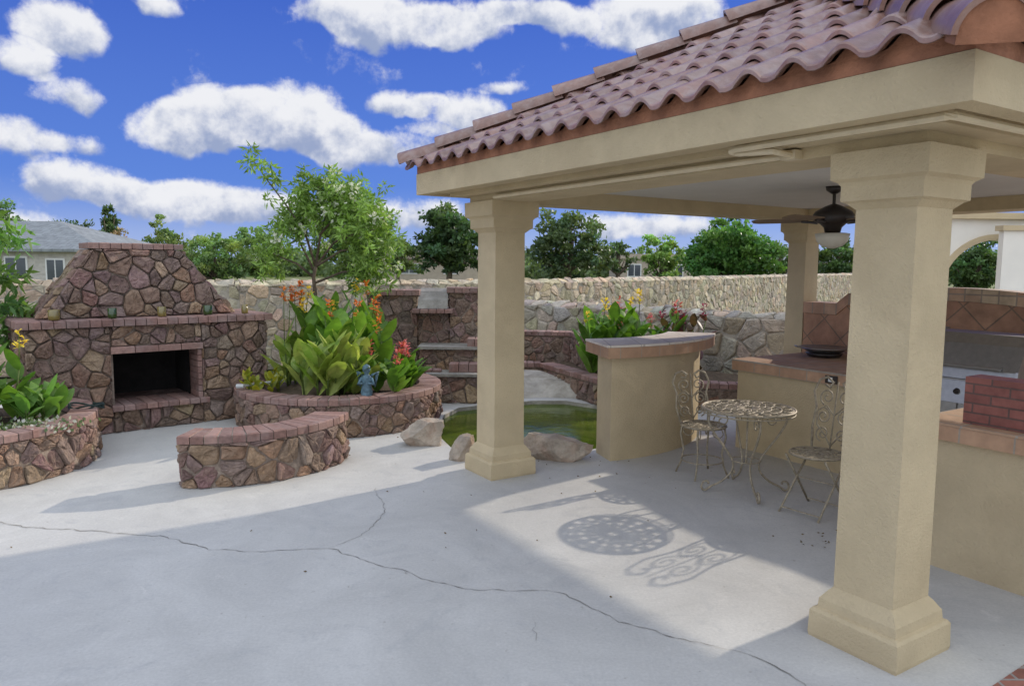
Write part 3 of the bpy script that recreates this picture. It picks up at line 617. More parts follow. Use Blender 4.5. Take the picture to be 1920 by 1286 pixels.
def chair(label,loc,rz,folding,hs=1.0):
    t=thing('bistro_chair',label,'chair',loc,rz,'antique iron bistro chairs')
    b=MB(); b.tube(circ((0,0),.195,32,.45),.010,6); lattice(b,.19,.452,(.35,.7),12); b.build('seat',M_iron,t,smooth=True)
    yb=-.17
    def Y(z): return yb-.08*max(0,(z-.45))/.5
    def Z(z): return .45+(z-.45)*hs if z>.45 else z
    b=MB()
    for s_ in (-1,1):
        b.tube([(s_*x_,Y(z_) if z_>.45 else yb+.03,Z(z_)) for x_,z_ in ((.13,.42),(.165,.6),(.15,.75),(.185,.86),(.15,.95),(.09,.975),(.04,.94),(.06,.90),(.095,.915))],.0095,6)
    b.build('back_frame',M_iron,t,smooth=True)
    b=MB()
    for s_ in (-1,1):
        for cc,r_,tn,a_ in (((.07,.83),.065,1.4,-1.2),((.085,.69),.06,1.4,1.6),((.075,.56),.06,1.4,-1.4)):
            b.tube([(s_*x_,Y(z_),Z(z_)) for x_,z_ in spiral(cc,r_,tn,a_)],.0062,5)
        b.tube([(s_*x_,Y(z_),Z(z_)) for x_,z_ in ((.0,.48),(.05,.55),(.13,.62),(.14,.72),(.07,.77),(0,.70))],.0062,5)
    b.tube([(0,Y(.46),Z(.46)),(0,Y(.95),Z(.95))],.0062,5); b.build('back_scrolls',M_iron,t,smooth=True)
    if folding:
        for s_ in (-1,1):
            b=MB(); b.tube([(s_*.16,.16,.44),(s_*.17,-.20,.0)],.009,6); b.build('leg',M_iron,t,smooth=True)
            b=MB(); b.tube([(s_*.15,-.17,.44),(s_*.16,.22,.0)],.009,6); b.build('leg',M_iron,t,smooth=True)
        for p_,q_ in (((-.17,-.17,.035),(.17,-.17,.035)),((-.16,.19,.035),(.16,.19,.035)),((-.16,-.0,.24),(.16,0,.24))):
            b=MB(); b.tube([p_,q_],.006,5); b.build('stretcher',M_iron,t)
    else:
        for a in (45,135,225,315):
            c,s_=math.cos(R(a)),math.sin(R(a)); b=MB(); b.tube([(r_*c,r_*s_,z_) for r_,z_ in ((.185,.45),(.20,.36),(.17,.22),(.19,.1),(.235,.0))],.009,6)
            b.tube([((.13+.045*math.cos(q))*c,(.13+.045*math.cos(q))*s_,.39+.045*math.sin(q)) for q in np.linspace(0,6.2,12)],.005,5); b.build('leg',M_iron,t,smooth=True)
        b=MB(); b.tube(circ((0,0),.182,28,.14),.006,5); b.build('stretcher',M_iron,t,smooth=True)
    return t
chair('iron bistro chair with tall scrolled back beside the curved bar',(1.70,6.50,0),R(-163),False,.86)
chair('folding iron bistro chair with crossed legs half behind the right column',(2.31,5.52,0),R(127),True,1.05)
# ================================================================= FIREPLACE
FA=R(40); FP=Vector((-4.9,7.45,0))
fp=thing('outdoor_fireplace','large brown rubble stone fireplace with brick mantel and tapered chimney','fireplace',FP,FA)
FW=2.48; FD=1.0; x0,x1=.80,1.70; H=.745
b=MB(); b.box(0.02,x0,.02,FD,0,1.16); b.box(x1,FW-.02,.02,FD,0,1.16); b.box(x0+.001,x1-.001,.02,FD,.90,1.16); b.box(x0+.001,x1-.001,.02,FD,0,.26)
b.loft([[(.22,.32,1.24),(2.18,.32,1.24),(2.18,1.0,1.24),(.22,1.0,1.24)],[(.74,.47,1.24+H),(1.63,.47,1.24+H),(1.63,.9,1.24+H),(.74,.9,1.24+H)]]); b.build('mortar_core',M_mortar,fp)
b=MB(); b.box(x0+.002,x1-.002,.85,.99,.262,.898); b.box(x0+.002,x0+.02,.12,.85,.262,.898); b.box(x0+.002,x1-.002,.12,.85,.88,.898); b.box(x1-.034,x1-.031,.3,.85,.30,.87); b.build('firebox_lining',M_dark,fp)
f=MB()
for dom,sd in ((rect(0,x0-.02,0,1.16),11),(rect(x1+.02,FW,0,1.16),12),(rect(x0-.02,x1+.02,.94,1.16),13),(rect(x0-.02,x1+.02,0,.24),14)):
    stones(f,dom,lambda u,v,d:(u,-d+.01,v),.115,seed=sd,relief=.04)
stones(f,rect(0,FD,0,1.16),lambda u,v,d:(-d+.01,u,v),.12,seed=15)
stones(f,rect(0,FD,0,1.16),lambda u,v,d:(FW+d-.01,u,v),.12,seed=16)
stones(f,[(.2,0),(2.2,0),(1.65,H),(.72,H)],lambda u,v,d:(u,.3+.15*v/H-d,1.24+v),.12,seed=17,relief=.045)
stones(f,[(.3,0),(1.0,0),(.9,H),(.45,H)],lambda u,v,d:(.2+.52*v/H-d,u,1.24+v),.12,seed=18,relief=.045)
stones(f,[(.3,0),(1.0,0),(.9,H),(.45,H)],lambda u,v,d:(2.2-.55*v/H+d,u,1.24+v),.12,seed=19,relief=.045)
f.build('stone_facing',M_stone,fp)
b=MB(); bricks_line(b,-.07,FW+.07,-.07,.16,1.162,1.24); bricks_line(b,-.07,.14,.165,FD,1.162,1.24,'y'); bricks_line(b,FW-.14,FW+.07,.165,FD,1.162,1.24,'y'); b.box(.142,FW-.142,.162,FD,1.163,1.232,(.25,.15,.13)); b.build('brick_mantel',M_brick,fp)
b=MB(); bricks_line(b,x0-.03,x1+.03,-.05,.12,.865,.935,bw=.2); bricks_line(b,x0-.04,x1+.08,-.07,.45,.242,.30); 
for q in range(8): b.box(x1-.03,x1+.015,-.02,.28,.302+.07*q,.302+.07*q+.064,bcol(),.004)
b.box(x0+.02,x1-.03,.45,.85,.262,.296,(.1,.06,.05)); b.build('brick_trim',M_brick,fp)
b=MB(); bricks_line(b,.69,1.69,.42,.93,1.245+H,1.31+H); b.build('chimney_cap',M_brick,fp)
for (lx,mt,lab,rr) in ((.28,M_glassa,'amber glass candle holder at the left end of the mantel',.055),(.82,M_glassg,'dark green glass candle holder second from the left on the mantel',.045),(1.32,M_glassa,'amber glass candle holder at the middle of the mantel',.045),(1.82,M_glassg,'green glass candle holder fourth from the left on the mantel',.05),(2.25,M_glassa,'amber glass candle holder at the right end of the mantel',.038)):
    ww=FP+Vector((math.cos(FA)*lx-math.sin(FA)*.04,math.sin(FA)*lx+math.cos(FA)*.04,1.243))
    t=thing('candle_holder',lab,'candle holder',ww,0,'glass candle holders on the mantel')
    b=MB(); b.lathe([(rr*.85,0),(rr,.01),(rr,.108),(rr*.88,.108),(rr*.86,.02)],k=16); b.build('glass_cup',mt,t,smooth=True)
    b=MB(); b.lathe([(rr*.7,.02),(rr*.7,.07),(.004,.072),(.003,.085)],k=12); b.build('candle',M_wax,t,smooth=True)
# ================================================================= PLANTERS, BENCH
pl=thing('round_planter','round rubble stone planter with brick coping between fireplace and pond','planter',(0,0,0),0,'stone planters')
arc_wall(pl,(-2.07,8.95),.97,1.18,R(-185),R(70),.42,.105,21,inner=False)
b=MB(); b.lathe([(1.0,.0),(1.0,.33),(.5,.38),(.001,.40)],(-2.07,8.95,0),24); b.build('soil',M_soil,pl)
p2=thing('left_planter','curved rubble stone planter with brick coping at the left edge','planter',(0,0,0),0,'stone planters')
arc_wall(p2,(-4.97,6.58),.90,1.08,R(-110),R(80),.45,.11,31,inner=False)
b=MB(); b.lathe([(.93,.0),(.93,.36),(.5,.40),(.001,.42)],(-4.97,6.58,0),24); b.build('soil',M_soil,p2)
be=thing('curved_bench','curved rubble stone bench with brick seat in front of the fireplace','bench',(0,0,0))
arc_wall(be,(-2.67,7.07),.80,1.09,R(-92),R(-3),.44,.12,41,bw=.10,over=.02)
wf=thing('stone_waterfall','tiered rubble stone waterfall with brick coping and grey spillway behind the pond','waterfall',(0,0,0))
blocks=[(-2.06,-1.36,10.7,11.5,1.40),(-.90,-.2,10.7,11.5,1.44),(-1.357,-.903,10.72,11.5,1.20),(-1.25,-.2,10.25,10.69,.68),(-1.1,-.2,9.85,10.24,.36)]
b=MB(); f=MB(); c=MB(); sd=50
for (xa,xb,ya,yb_,h) in blocks:
    b.box(xa+.01,xb-.01,ya+.01,yb_,0,h); sd+=3
    stones(f,rect(xa,xb,0,h),lambda u,v,d:(u,ya+.01-d,v),.125,seed=sd)
    stones(f,rect(ya,yb_,0,h),lambda u,v,d:(xa+.01-d,u,v),.125,seed=sd+1)
    if h>1.3: bricks_line(c,xa-.04,xb+.04,ya-.05,ya+.2,h+.002,h+.08); c.box(xa-.03,xb+.03,ya+.205,yb_,h+.002,h+.06,(.25,.17,.15))
b.build('mortar_core',M_mortar,wf); f.build('stone_facing',M_stone,wf)
bricks_line(c,-1.42,-.84,10.52,10.70,1.16,1.215); bricks_line(c,-.62,-.3,10.22,10.5,.722,.83); bricks_line(c,-.85,-.45,9.95,10.18,.402,.52); bricks_line(c,-1.2,-.95,9.95,10.1,.402,.44); c.build('brick_coping',M_brick,wf)
b=MB(); b.box(-1.3,-.2,10.18,10.70,.683,.72); b.box(-1.15,-.2,9.8,10.24,.363,.40)
b.loft([[(x_,10.56,1.22),(x_,10.62,1.34),(x_,10.78,1.46),(x_,10.95,1.50),(x_,10.95,1.47),(x_,10.8,1.42),(x_,10.66,1.31),(x_,10.60,1.22)] for x_ in (-1.34,-.92)]); b.build('spillway_slab',M_slab,wf)
def straight_wall(root,pts,h,th,size,pal,seed,mort,mat=None,coping=False,relief=.05,rough=.6):
    b=MB(); f=MB(); c=MB()
    for k_ in range(len(pts)-1):
        a=Vector((*pts[k_],0)); e=Vector((*pts[k_+1],0)); d=(e-a); L=d.length; d.normalize(); nr=Vector((d.y,-d.x,0))
        if nr.dot(-(a+e)/2)<0: nr=-nr
        q=[a,e,e-nr*th,a-nr*th]; b.hexa([(v.x,v.y) for v in q],0,h-.04 if not coping else h-.07)
        hh=h if not coping else h-.07
        stones(f,rect(0,L,0,hh-.02),lambda u,v,dd:tuple(a+d*u+nr*(dd-.01)+Vector((0,0,v))),size,pal,seed=seed+k_,relief=relief,gap=.009,rough=rough)
        if coping:
            n_=int(L/.105)
            for i in range(n_):
                s0=a+d*(L*i/n_+.004)+nr*.03; s1=a+d*(L*(i+1)/n_-.004)+nr*.03; c.hexa([(s0.x,s0.y),(s1.x,s1.y),(s1.x-nr.x*.24,s1.y-nr.y*.24),(s0.x-nr.x*.24,s0.y-nr.y*.24)],h-.068,h+rb.uniform(-.004,.004),bcol(),.008)
        else:
            def top(u,v,dd):
                t=v/th; return tuple(a+d*u-nr*(v)+Vector((0,0,hh-.05+.07*math.sin(PI*min(1,max(0,t)))+dd)))
            stones(f,rect(0,L,-.02,th),top,size*1.1,pal,seed=seed+k_+20,relief=relief,rough=rough)
    b.build('mortar_core',mort,root); f.build('stone_facing',mat,root)
    if coping: c.build('brick_coping',M_brick,root)
fwall=thing('boundary_wall','long pale rubble stone boundary wall running behind the garden','wall',(0,0,0))
straight_wall(fwall,[(-13,11.2),(-9,11.6),(-4.6,12.6),(.45,15.8),(5.2,21.5),(12,31),(24,46)],1.50,.35,.155,PAL_G,100,M_mortar2,mat=M_grey,relief=.028)
nwall=thing('low_garden_wall','lower grey rounded rubble wall behind the canna bed','wall',(0,0,0))
straight_wall(nwall,[(-.3,14.3),(1.2,13.3),(2.7,11.6),(4.4,10.0),(6.5,8.6)],1.13,.4,.20,PAL_N,140,M_mortar2,mat=M_grey,relief=.04)
bed=thing('canna_bed_wall','low rubble stone bed wall with brick coping behind the pond','wall',(0,0,0))
straight_wall(bed,[(-.2,11.35),(.45,11.35),(1.15,9.75),(3.2,9.35)],.36,.24,.13,PAL_B,160,M_mortar,mat=M_stone,coping=True,relief=.035)
bed2=thing('upper_bed_wall','taller brick coped stone ledge between the waterfall and cannas','wall',(0,0,0))
straight_wall(bed2,[(-.3,12.2),(.95,12.0),(1.15,10.9)],.78,.24,.13,PAL_B,170,M_mortar,mat=M_stone,coping=True,relief=.035)
b=MB(); b.hexa([(.75,11.2),(1.3,9.95),(3.2,9.6),(3.6,10.3),(1.6,12.4),(.8,12.2)],0,.30); b.build('soil',M_soil,bed)
def boulder(label,px,py,wpx,hpx,seed,ky=.7):
    import bmesh
    c=at_z(px,py); dist=c.y; rx=wpx/2/F0*dist; hz=hpx/F0*dist; rn=random.Random(seed)
    bm=bmesh.new(); bmesh.ops.create_icosphere(bm,subdivisions=5,radius=1)
    pls=[(Vector((0,0,1)),.62)]
    for _ in range(13):
        n_=Vector((rn.gauss(0,1),rn.gauss(0,1),rn.gauss(0,.7))).normalized(); pls.append((n_,rn.uniform(.5,.82)))
    for v in bm.verts:
        p=v.co.copy()
        for n_,d in pls:
            q=p.dot(n_)-d
            if q>0: p-=n_*q
        p*=1+.10*noise.noise(p*2.2+Vector((seed,0,0)))+.06*noise.noise(p*6)+.025*noise.noise(p*18)
        v.co=Vector((p.x*rx*1.3,p.y*rx*ky*1.3,p.z*hz*.95+hz*.34))
    me=bpy.data.meshes.new('boulder'); bm.to_mesh(me); bm.free(); me.materials.append(M_rock)
    o=bpy.data.objects.new('boulder',me); C.objects.link(o); o.location=(c.x,c.y+rx*.6,-.01); o.rotation_euler=(0,0,rn.uniform(-.3,.3)); tag(o,label,'boulder','boulders along the pond edge')
boulder('pale angular boulder beside the round planter at the pond edge',788,838,84,52,4)
boulder('small tan boulder half hidden behind the left column',868,866,56,54,6)
boulder('wide low reddish boulder between the left column and the bar',1045,868,118,52,8,ky=.5)
fg_p=at_z(686,742,.42); fg=thing('garden_figurine','small weathered blue ceramic figurine standing among the cannas','figurine',(fg_p.x,fg_p.y+.05,.36))
b=MB(); b.lathe([(.075,0),(.08,.03),(.06,.045),(.065,.1),(.05,.17),(.055,.22),(.06,.255),(.028,.285),(.024,.30),(.04,.32),(.045,.35),(.035,.385),(.005,.40)],k=14,sy=.8)
b.build('body',M_blue,fg,smooth=True)
for s_ in (-1,1):
    b=MB(); b.tube([(s_*.05,0,.25),(s_*.085,-.02,.18),(s_*.03,-.07,.2)],[.02,.018,.012],6); b.build('arm',M_blue,fg,smooth=True)
    b=MB(); b.tube([(s_*.03,.04,.26),(s_*.1,.07,.30),(s_*.08,.06,.14)],[.02,.03,.008],6); b.build('wing',M_blue,fg,smooth=True)
p0_=at_z(448,724,.47); p1_=at_z(512,716,.47); b=MB(); b.tube([p0_,p1_,p1_+Vector((.05,.25,-.02))],.016,8); b.tube([p0_-Vector((.03,0,0)),p0_+Vector((.05,.01,0))],.024,8); tag(b.build('metal_spout_pipe',M_pvc),'pale pipe sticking out over the round planter coping','pipe')
hp=at_z(160,765,.44); b=MB()
pts=[(hp.x+.16*math.cos(t)*(1+.1*math.sin(3*t)),hp.y+.1*math.sin(t),.46+.02*math.sin(2.3*t)) for t in np.linspace(0,14,60)]; b.tube(pts,.009,6); tag(b.build('garden_hose',M_hose),'dark garden hose coiled on the left planter','hose')
# ================================================================= PLANTS
G1=[(.13,.25,.035),(.19,.33,.05),(.10,.20,.03)]; GV=[(.32,.40,.08),(.50,.51,.15),(.21,.32,.05),(.40,.46,.12)]; OR=[(.75,.20,.04),(.8,.32,.05),(.65,.14,.05)]; PK=[(.65,.12,.14),(.7,.2,.16)]; YE=[(.85,.65,.08),(.85,.55,.05)]; RD=[(.25,.02,.04),(.35,.04,.08)]; DK=[(.12,.04,.05),(.10,.07,.04)]
def gp(px,py,z): p=at_z(px,py,z); return (p.x,p.y,z)
canna('variegated yellow green canna in front of the round planter',(-2.12,8.25,.36),9,.62,.52,.11,GV,.26,1,nl=6,up_=.10)
canna('broad leaved variegated canna beside the blue figurine',(-1.85,8.38,.36),5,.50,.46,.105,GV,.15,14,nl=6,up_=.08)
canna('tall green canna with orange flowers at the middle of the round planter',(-1.92,8.9,.36),10,.92,.56,.115,G1,.30,2,OR,6,1.18,up_=.15)
canna('green canna with yellow tipped flowers at the rear of the round planter',(-2.25,9.3,.36),7,1.0,.56,.11,G1,.25,12,YE,4,1.2,up_=.15)
canna('orange flowering canna next to the fireplace wall',(-2.68,9.0,.36),5,.65,.45,.08,GV,.16,3,OR,5,1.8,nl=5,up_=.1)
canna('pink flowering canna at the right side of the round planter',(-1.33,8.55,.36),9,.36,.38,.07,G1,.24,4,PK,6,1.4,nl=6)
canna('yellow green ground leaves at the left edge of the round planter',(-2.85,8.5,.36),6,.22,.2,.04,[(.45,.4,.04),(.3,.33,.05)],.2,5)
canna('tall canna with yellow flowers at the left edge of the photo',(-4.78,6.75,.38),9,.72,.45,.085,G1,.28,6,YE,5,1.25)
canna('low broad leaved canna at the right tip of the left planter',(-4.38,6.72,.40),5,.22,.34,.07,[(.18,.31,.07),(.13,.27,.05)],.2,7)
canna('dense green canna with yellow flowers behind the curved bar',(1.35,10.6,.30),14,.88,.55,.10,G1,.4,8,YE,6,1.3,up_=.1)
canna('green canna with pink flowers beside the curved bar top',(1.9,10.6,.30),11,.78,.5,.09,G1,.35,9,PK,5,1.2)
canna('dark red leaved canna at the right end of the bed',(2.45,10.5,.30),7,.90,.38,.07,DK,.2,10,RD,5,1.1)
rs=np.random.RandomState(4); P_=np.array(gp(62,800,.42))+rs.normal(size=(500,3))*np.array([.16,.12,.02]); D_=rs.normal(size=(500,3)); D_[:,2]=abs(D_[:,2]); D_/=np.linalg.norm(D_,axis=1,keepdims=True)
cc=np.where(rs.rand(500,1)<.35,np.array([[.5,.48,.45]]),np.array([[.12,.17,.08]])); tag(leaf_obj('ground_cover',P_,D_,.045,.015,cc,M_leaf),'white speckled ground cover plants in the left planter','ground cover',kind='stuff')
ty=Vector((-2.42,9.55,.36)); yt=thing('young_flowering_tree','young multi branched tree with white blossoms rising above the round planter','tree',ty)
rn=random.Random(21); t=MB(); tips=[]
def W(px,py,Y=9.55): return at_y(px,py,Y)-ty
trunk=[Vector((0,0,-.05)),W(592,560),W(588,520),W(592,500)]
t.tube(trunk,[.032,.026,.024,.022],7,)
br=[[(592,500),(575,440),(548,395),(512,345),(485,305)],[(592,500),(600,440),(610,400),(622,370),(632,355)],[(592,500),(625,455),(660,420),(690,395)],[(592,500),(640,470),(685,465),(718,475)],[(588,520),(560,495),(525,480),(500,465)],[(592,530),(640,510),(680,508),(705,505)],[(590,510),(560,455),(545,425),(525,405)],[(600,440),(635,400),(665,375)],[(575,440),(572,410),(577,375)],[(610,400),(597,375),(603,352)],[(625,455),(670,440),(712,432)]]
for bi,bb in enumerate(br):
    dy=rn.uniform(-.3,.3); pts=[W(px,py)+Vector((0,dy*i/(len(bb)-1),0)) for i,(px,py) in enumerate(bb)]
    t.tube(pts,[.018*(1-.75*i/(len(pts)-1)) for i in range(len(pts))],5); tips.append((pts[-1],.22 if bi else .14,bi)); tips.append((pts[-2],.2,bi)); tips.append(((pts[-1]+pts[-2])/2,.2,bi))
t.build('trunk',M_bark,yt,smooth=True)
rs=np.random.RandomState(31); Ps=[];Cs=[];FP_=[];Ds=[]
for ti,(tp,r_,bi) in enumerate(tips):
    for _ in range(3 if bi==0 else 10):
        c=np.array(tp)+rs.normal(size=3)*r_*(.5 if bi==0 else .70)*np.array([1,1,.85]); n_=26; d=rs.normal(size=(n_,3)); d[:,2]-=.25; d/=np.linalg.norm(d,axis=1,keepdims=True)
        Ps.append(c[None]+d*.02+rs.normal(size=(n_,3))*.025); Ds.append(d); kk=rs.uniform(.7,1.3); Cs.append(np.array([[.24,.36,.085]])*kk*rs.uniform(.7,1.3,size=(n_,1)))
        if rs.rand()<.2: FP_.append(c)
Ps=np.vstack(Ps);Ds=np.vstack(Ds);Cs=np.vstack(Cs); leaf_obj('foliage',Ps,Ds,rs.uniform(.07,.13,len(Ps)),rs.uniform(.010,.018,len(Ps)),Cs,M_leaf,yt,rs)
FP_=np.array(FP_); Q=np.repeat(FP_,16,axis=0)+rs.normal(size=(len(FP_)*16,3))*.03; D_=rs.normal(size=Q.shape); D_/=np.linalg.norm(D_,axis=1,keepdims=True); leaf_obj('blossoms',Q,D_,.06,.02,np.tile([[.8,.78,.68]],(len(Q),1)),M_petal,yt,rs)
def shrub(label,x,y,z0,z1,r,seed,col,name='oleander_shrub',ncl=26,per=110,leaf=.12):
    rs=np.random.RandomState(seed); root=thing(name,label,'shrub',(x,y,0)); P,Cc,CL=crown_data((0,0,(z0+z1)/2),(r,r,(z1-z0)/2),ncl,per,leaf,col,rs,-1,.16,.32)
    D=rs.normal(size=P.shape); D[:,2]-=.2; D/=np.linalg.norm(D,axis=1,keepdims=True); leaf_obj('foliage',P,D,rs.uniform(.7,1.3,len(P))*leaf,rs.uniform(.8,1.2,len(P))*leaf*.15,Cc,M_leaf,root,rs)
    t=MB()
    for c in CL[:10]: t.tube([(0,0,0),Vector(c)*.5,Vector(c)],[.02,.012,.004],5)
    t.build('stems',M_bark,root)
shrub('tall leafy oleander at the left edge rising above the planter',-5.75,8.0,.8,2.65,.55,3,(.14,.25,.06),ncl=34,per=60,leaf=.15)
TR=[('dark_tree','dark round crowned tree with visible trunk just left of the left column',845,372,125,42,(.065,.105,.04),1.0,80,110,.30,'round'),
('broad_pine','broad dark pine seen between the left column and centre',1072,392,165,48,(.09,.13,.055),.8,80,110,.30,'round'),
('dense_round_tree','large dense bright green tree left of the fan',1372,412,185,46,(.085,.175,.04),.1,150,130,.28,'round'),
('pale_tree','big pale green tree standing behind the young flowering tree',668,348,175,58,(.16,.24,.065),.3,110,100,.34,'round'),
('pale_tree','light green bush tree between the pine and the dense tree',1243,438,85,60,(.20,.30,.08),.1,45,100,.30,'round'),
('thin_tree','thin sparse tree right of the broad pine',1160,440,55,50,(.09,.13,.06),.8,18,60,.25,'round'),
('pale_tree','pale feathery tree right of the fireplace chimney',400,432,130,50,(.19,.27,.085),.1,60,100,.28,'round'),
('round_tree','green tree above the fireplace chimney right side',312,412,105,64,(.15,.20,.07),.2,45,100,.34,'round'),
('conifer_tree','slim pointed conifer rising behind the chimney left side',203,378,60,60,(.10,.15,.06),.4,40,90,.28,'cone'),
('rust_tree','rusty brown leaved tree beside the grey roofed house',212,430,80,55,(.22,.15,.08),.3,36,90,.28,'round'),
('dark_tree','dark tree behind the roof of the grey roofed house',125,408,140,75,(.08,.12,.05),.4,50,90,.36,'round'),
('round_tree','tall tree at the left edge behind the house roof',8,368,90,70,(.10,.16,.06),.4,50,100,.34,'round'),
('round_tree','mid green tree between the chimney and the young tree',480,425,130,70,(.14,.21,.07),.2,50,100,.36,'round'),
('round_tree','green tree in the gap left of the dark round tree',745,440,90,72,(.13,.19,.06),.2,36,100,.34,'round'),
('dark_tree','dark tree seen behind the far column and fan light',1575,440,110,50,(.08,.13,.04),.3,60,100,.28,'round'),
('dark_tree','dark tree seen through the arch at the right',1838,445,130,40,(.07,.12,.04),.3,60,100,.25,'round'),
('round_tree','small green tree right behind the dense bright tree',1465,440,70,66,(.11,.17,.06),.2,30,90,.3,'round')]
for i,(nm,lab,px,yt_,wp,Y,col,zb,ncl,per,lf,kd) in enumerate(TR): tree(nm,lab,px,yt_,wp,Y,col,zb,ncl,per,lf,seed=100+i,kind=kd,trunk=.22)
rs=np.random.RandomState(77); Ps=[];Cs=[]
for i in range(420):
    px=-60+2080*rs.rand(); Y=rs.uniform(95,125); top=at_y(px,rs.uniform(455,482)+8*math.sin(px*.02),Y); n_=70; r_=rs.uniform(1.2,2.8)
    q=rs.normal(size=(n_,3)); q/=np.linalg.norm(q,axis=1,keepdims=True); q*=r_*rs.rand(n_,1)**.4; z=(top.z-r_)*rs.uniform(.2,1); Ps.append(q+np.array([top.x,Y,z])); Cs.append(np.array([[.14,.19,.08]])*rs.uniform(.6,1.35)*rs.uniform(.8,1.2,size=(n_,1)))
Ps=np.vstack(Ps);Cs=np.vstack(Cs);D_=rs.normal(size=Ps.shape);D_/=np.linalg.norm(D_,axis=1,keepdims=True)
tag(leaf_obj('far_treeline',Ps,D_,.75,.32,Cs,M_leaf,None,rs),'far green treeline along the horizon','trees',kind='stuff')
# ================================================================= BUILDINGS
def house(name,label,x0,x1,y0,y1,hw,hr,wm,rm,wins,hip=True,lip=.5):
    root=thing(name,label,'house',((x0+x1)/2,y0,0)); o=((x0+x1)/2,y0,0)
    b=MB(); b.box(x0,x1,y0,y1,0,hw); b.build('wall',wm,root,o)
    b=MB(); l=lip; d=(y1-y0)/2
    if hip: b.loft([[(x0-l,y0-l,hw),(x1+l,y0-l,hw),(x1+l,y1+l,hw),(x0-l,y1+l,hw)],[(x0-l,y0-l,hw+.15),(x1+l,y0-l,hw+.15),(x1+l,y1+l,hw+.15),(x0-l,y1+l,hw+.15)],[(x0+d,y0+d-.05,hr),(x1-d,y0+d-.05,hr),(x1-d,y0+d+.05,hr),(x0+d,y0+d+.05,hr)]])
    else: b.box(x0-.2,x1+.2,y0-.2,y1+.2,hw,hr)
    b.build('roof',rm,root,o)
    for (wa,wb,za,zb) in wins:
        b=MB(); b.box(wa-.1,wb+.1,y0-.06,y0-.002,za-.1,zb+.1); fr=b.build('window',M_trim,root,o)
        b=MB(); mid=(wa+wb)/2; b.box(wa,mid-.04,y0-.08,y0-.062,za,zb); b.box(mid+.04,wb,y0-.08,y0-.062,za,zb); b.build('pane',M_pane,fr,o)
hx=at_y(185,470,42).x
house('grey_roofed_house','pale brick house with grey hip roof and white windows at the far left',hx-16,hx,42,52,2.35,4.3,M_pbrick,M_roofg,[(hx-2.9,hx-2.0,.8,1.9),(hx-5.2,hx-4.1,.6,2.0),(hx-1.1,hx-.5,.8,1.9)])
q=at_y(1235,480,75).x
house('distant_tan_house','low pale house far away between the pine and the dense tree',q-4,q+4.5,75,82,2.5,3.0,M_tan,M_tan,[(q-3,q-1.8,.8,1.9),(q+1,q+2.4,.8,1.9)],False)
q=at_y(1468,480,80).x
house('distant_brown_house','small tan house far away right of the dense tree',q-3,q+8,80,88,2.3,4.0,M_tan,M_roofg,[(q-1,q+.5,.8,1.8),(q+3,q+4.5,.8,1.8)])
q=at_y(800,480,85).x
house('distant_low_house','low brown roofed house far away left of the dark tree',q-5,q+6,85,93,2.3,4.2,M_tan,mk('brown_shingle',(.2,.15,.12),.9),[(q-3,q-1,.8,1.8),(q+2,q+3.5,.8,1.8)])
ar=thing('arched_patio_cover','cream stucco arcade with an arch standing right of the pavilion','arcade',(8.0,12,0))
oA=(8.0,12,0); cxA=at_y(1868,470,12).x; rA=.85; zs=1.45
b=MB(); n=20
pts=[(cxA-rA*math.cos(PI*i/n),zs+rA*math.sin(PI*i/n)) for i in range(n+1)]
top=2.62
b.loft([[(p[0],12,p[1]),(p[0],12.25,p[1]),(p[0],12.25,top),(p[0],12,top)] for p in pts])
b.box(cxA-rA-.35,cxA-rA,12,12.25,0,top); b.box(cxA+rA,cxA+rA+3,12,12.25,0,top); b.build('wall',M_white,ar,oA)
b=MB(); b.loft([[(cxA-(rA)*math.cos(PI*i/n),11.97,zs+rA*math.sin(PI*i/n)),(cxA-(rA)*math.cos(PI*i/n),11.998,zs+rA*math.sin(PI*i/n)),(cxA-(rA+.09)*math.cos(PI*i/n),11.998,zs+(rA+.09)*math.sin(PI*i/n)),(cxA-(rA+.09)*math.cos(PI*i/n),11.97,zs+(rA+.09)*math.sin(PI*i/n))] for i in range(n+1)]); b.build('arch_trim',M_stucco,ar,oA)
b=MB(); b.box(cxA-rA-.45,cxA+rA+3,11.9,12.35,top+.002,top+.10); b.build('parapet_cap',M_stucco,ar,oA)
q=at_y(1880,470,11.5).x
hw_=thing('white_house_wall','bright white stucco house corner at the right edge','house',(q+2,11.5,0)); b=MB(); b.box(q,q+5,11.5,11.62,0,2.42); b.build('wall',M_white,hw_,(q+2,11.5,0)); b=MB(); b.box(q-.04,q+5,11.46,11.66,2.422,2.5); b.build('wall_cap',M_stucco,hw_,(q+2,11.5,0))
# ================================================================= LIGHT
sun_az=R(39.0); sun_el=R(24.0)
sd_=Vector((math.cos(sun_az)*math.cos(sun_el),math.sin(sun_az)*math.cos(sun_el),math.sin(sun_el)))
sl=bpy.data.lights.new('sun','SUN'); sl.energy=3.5; sl.angle=R(.7); sl.color=(1,.91,.78); so=bpy.data.objects.new('sun',sl); C.objects.link(so); so.rotation_euler=sd_.to_track_quat('Z','Y').to_euler()
wd=bpy.data.worlds.new('World'); S.world=wd; wd.use_nodes=True; nt=wd.node_tree; nt.nodes.clear()
out=N(nt,'ShaderNodeOutputWorld'); bg=N(nt,'ShaderNodeBackground'); nt.links.new(bg.outputs[0],out.inputs[0]); bg.inputs[1].default_value=.1
sky=N(nt,'ShaderNodeTexSky',sky_type='NISHITA'); sky.sun_disc=False; sky.sun_elevation=sun_el; sky.sun_rotation=R(90)-sun_az
tc=N(nt,'ShaderNodeTexCoord').outputs['Generated']; sep=N(nt,'ShaderNodeSeparateXYZ'); nt.links.new(tc,sep.inputs[0]); x,y,z=sep.outputs
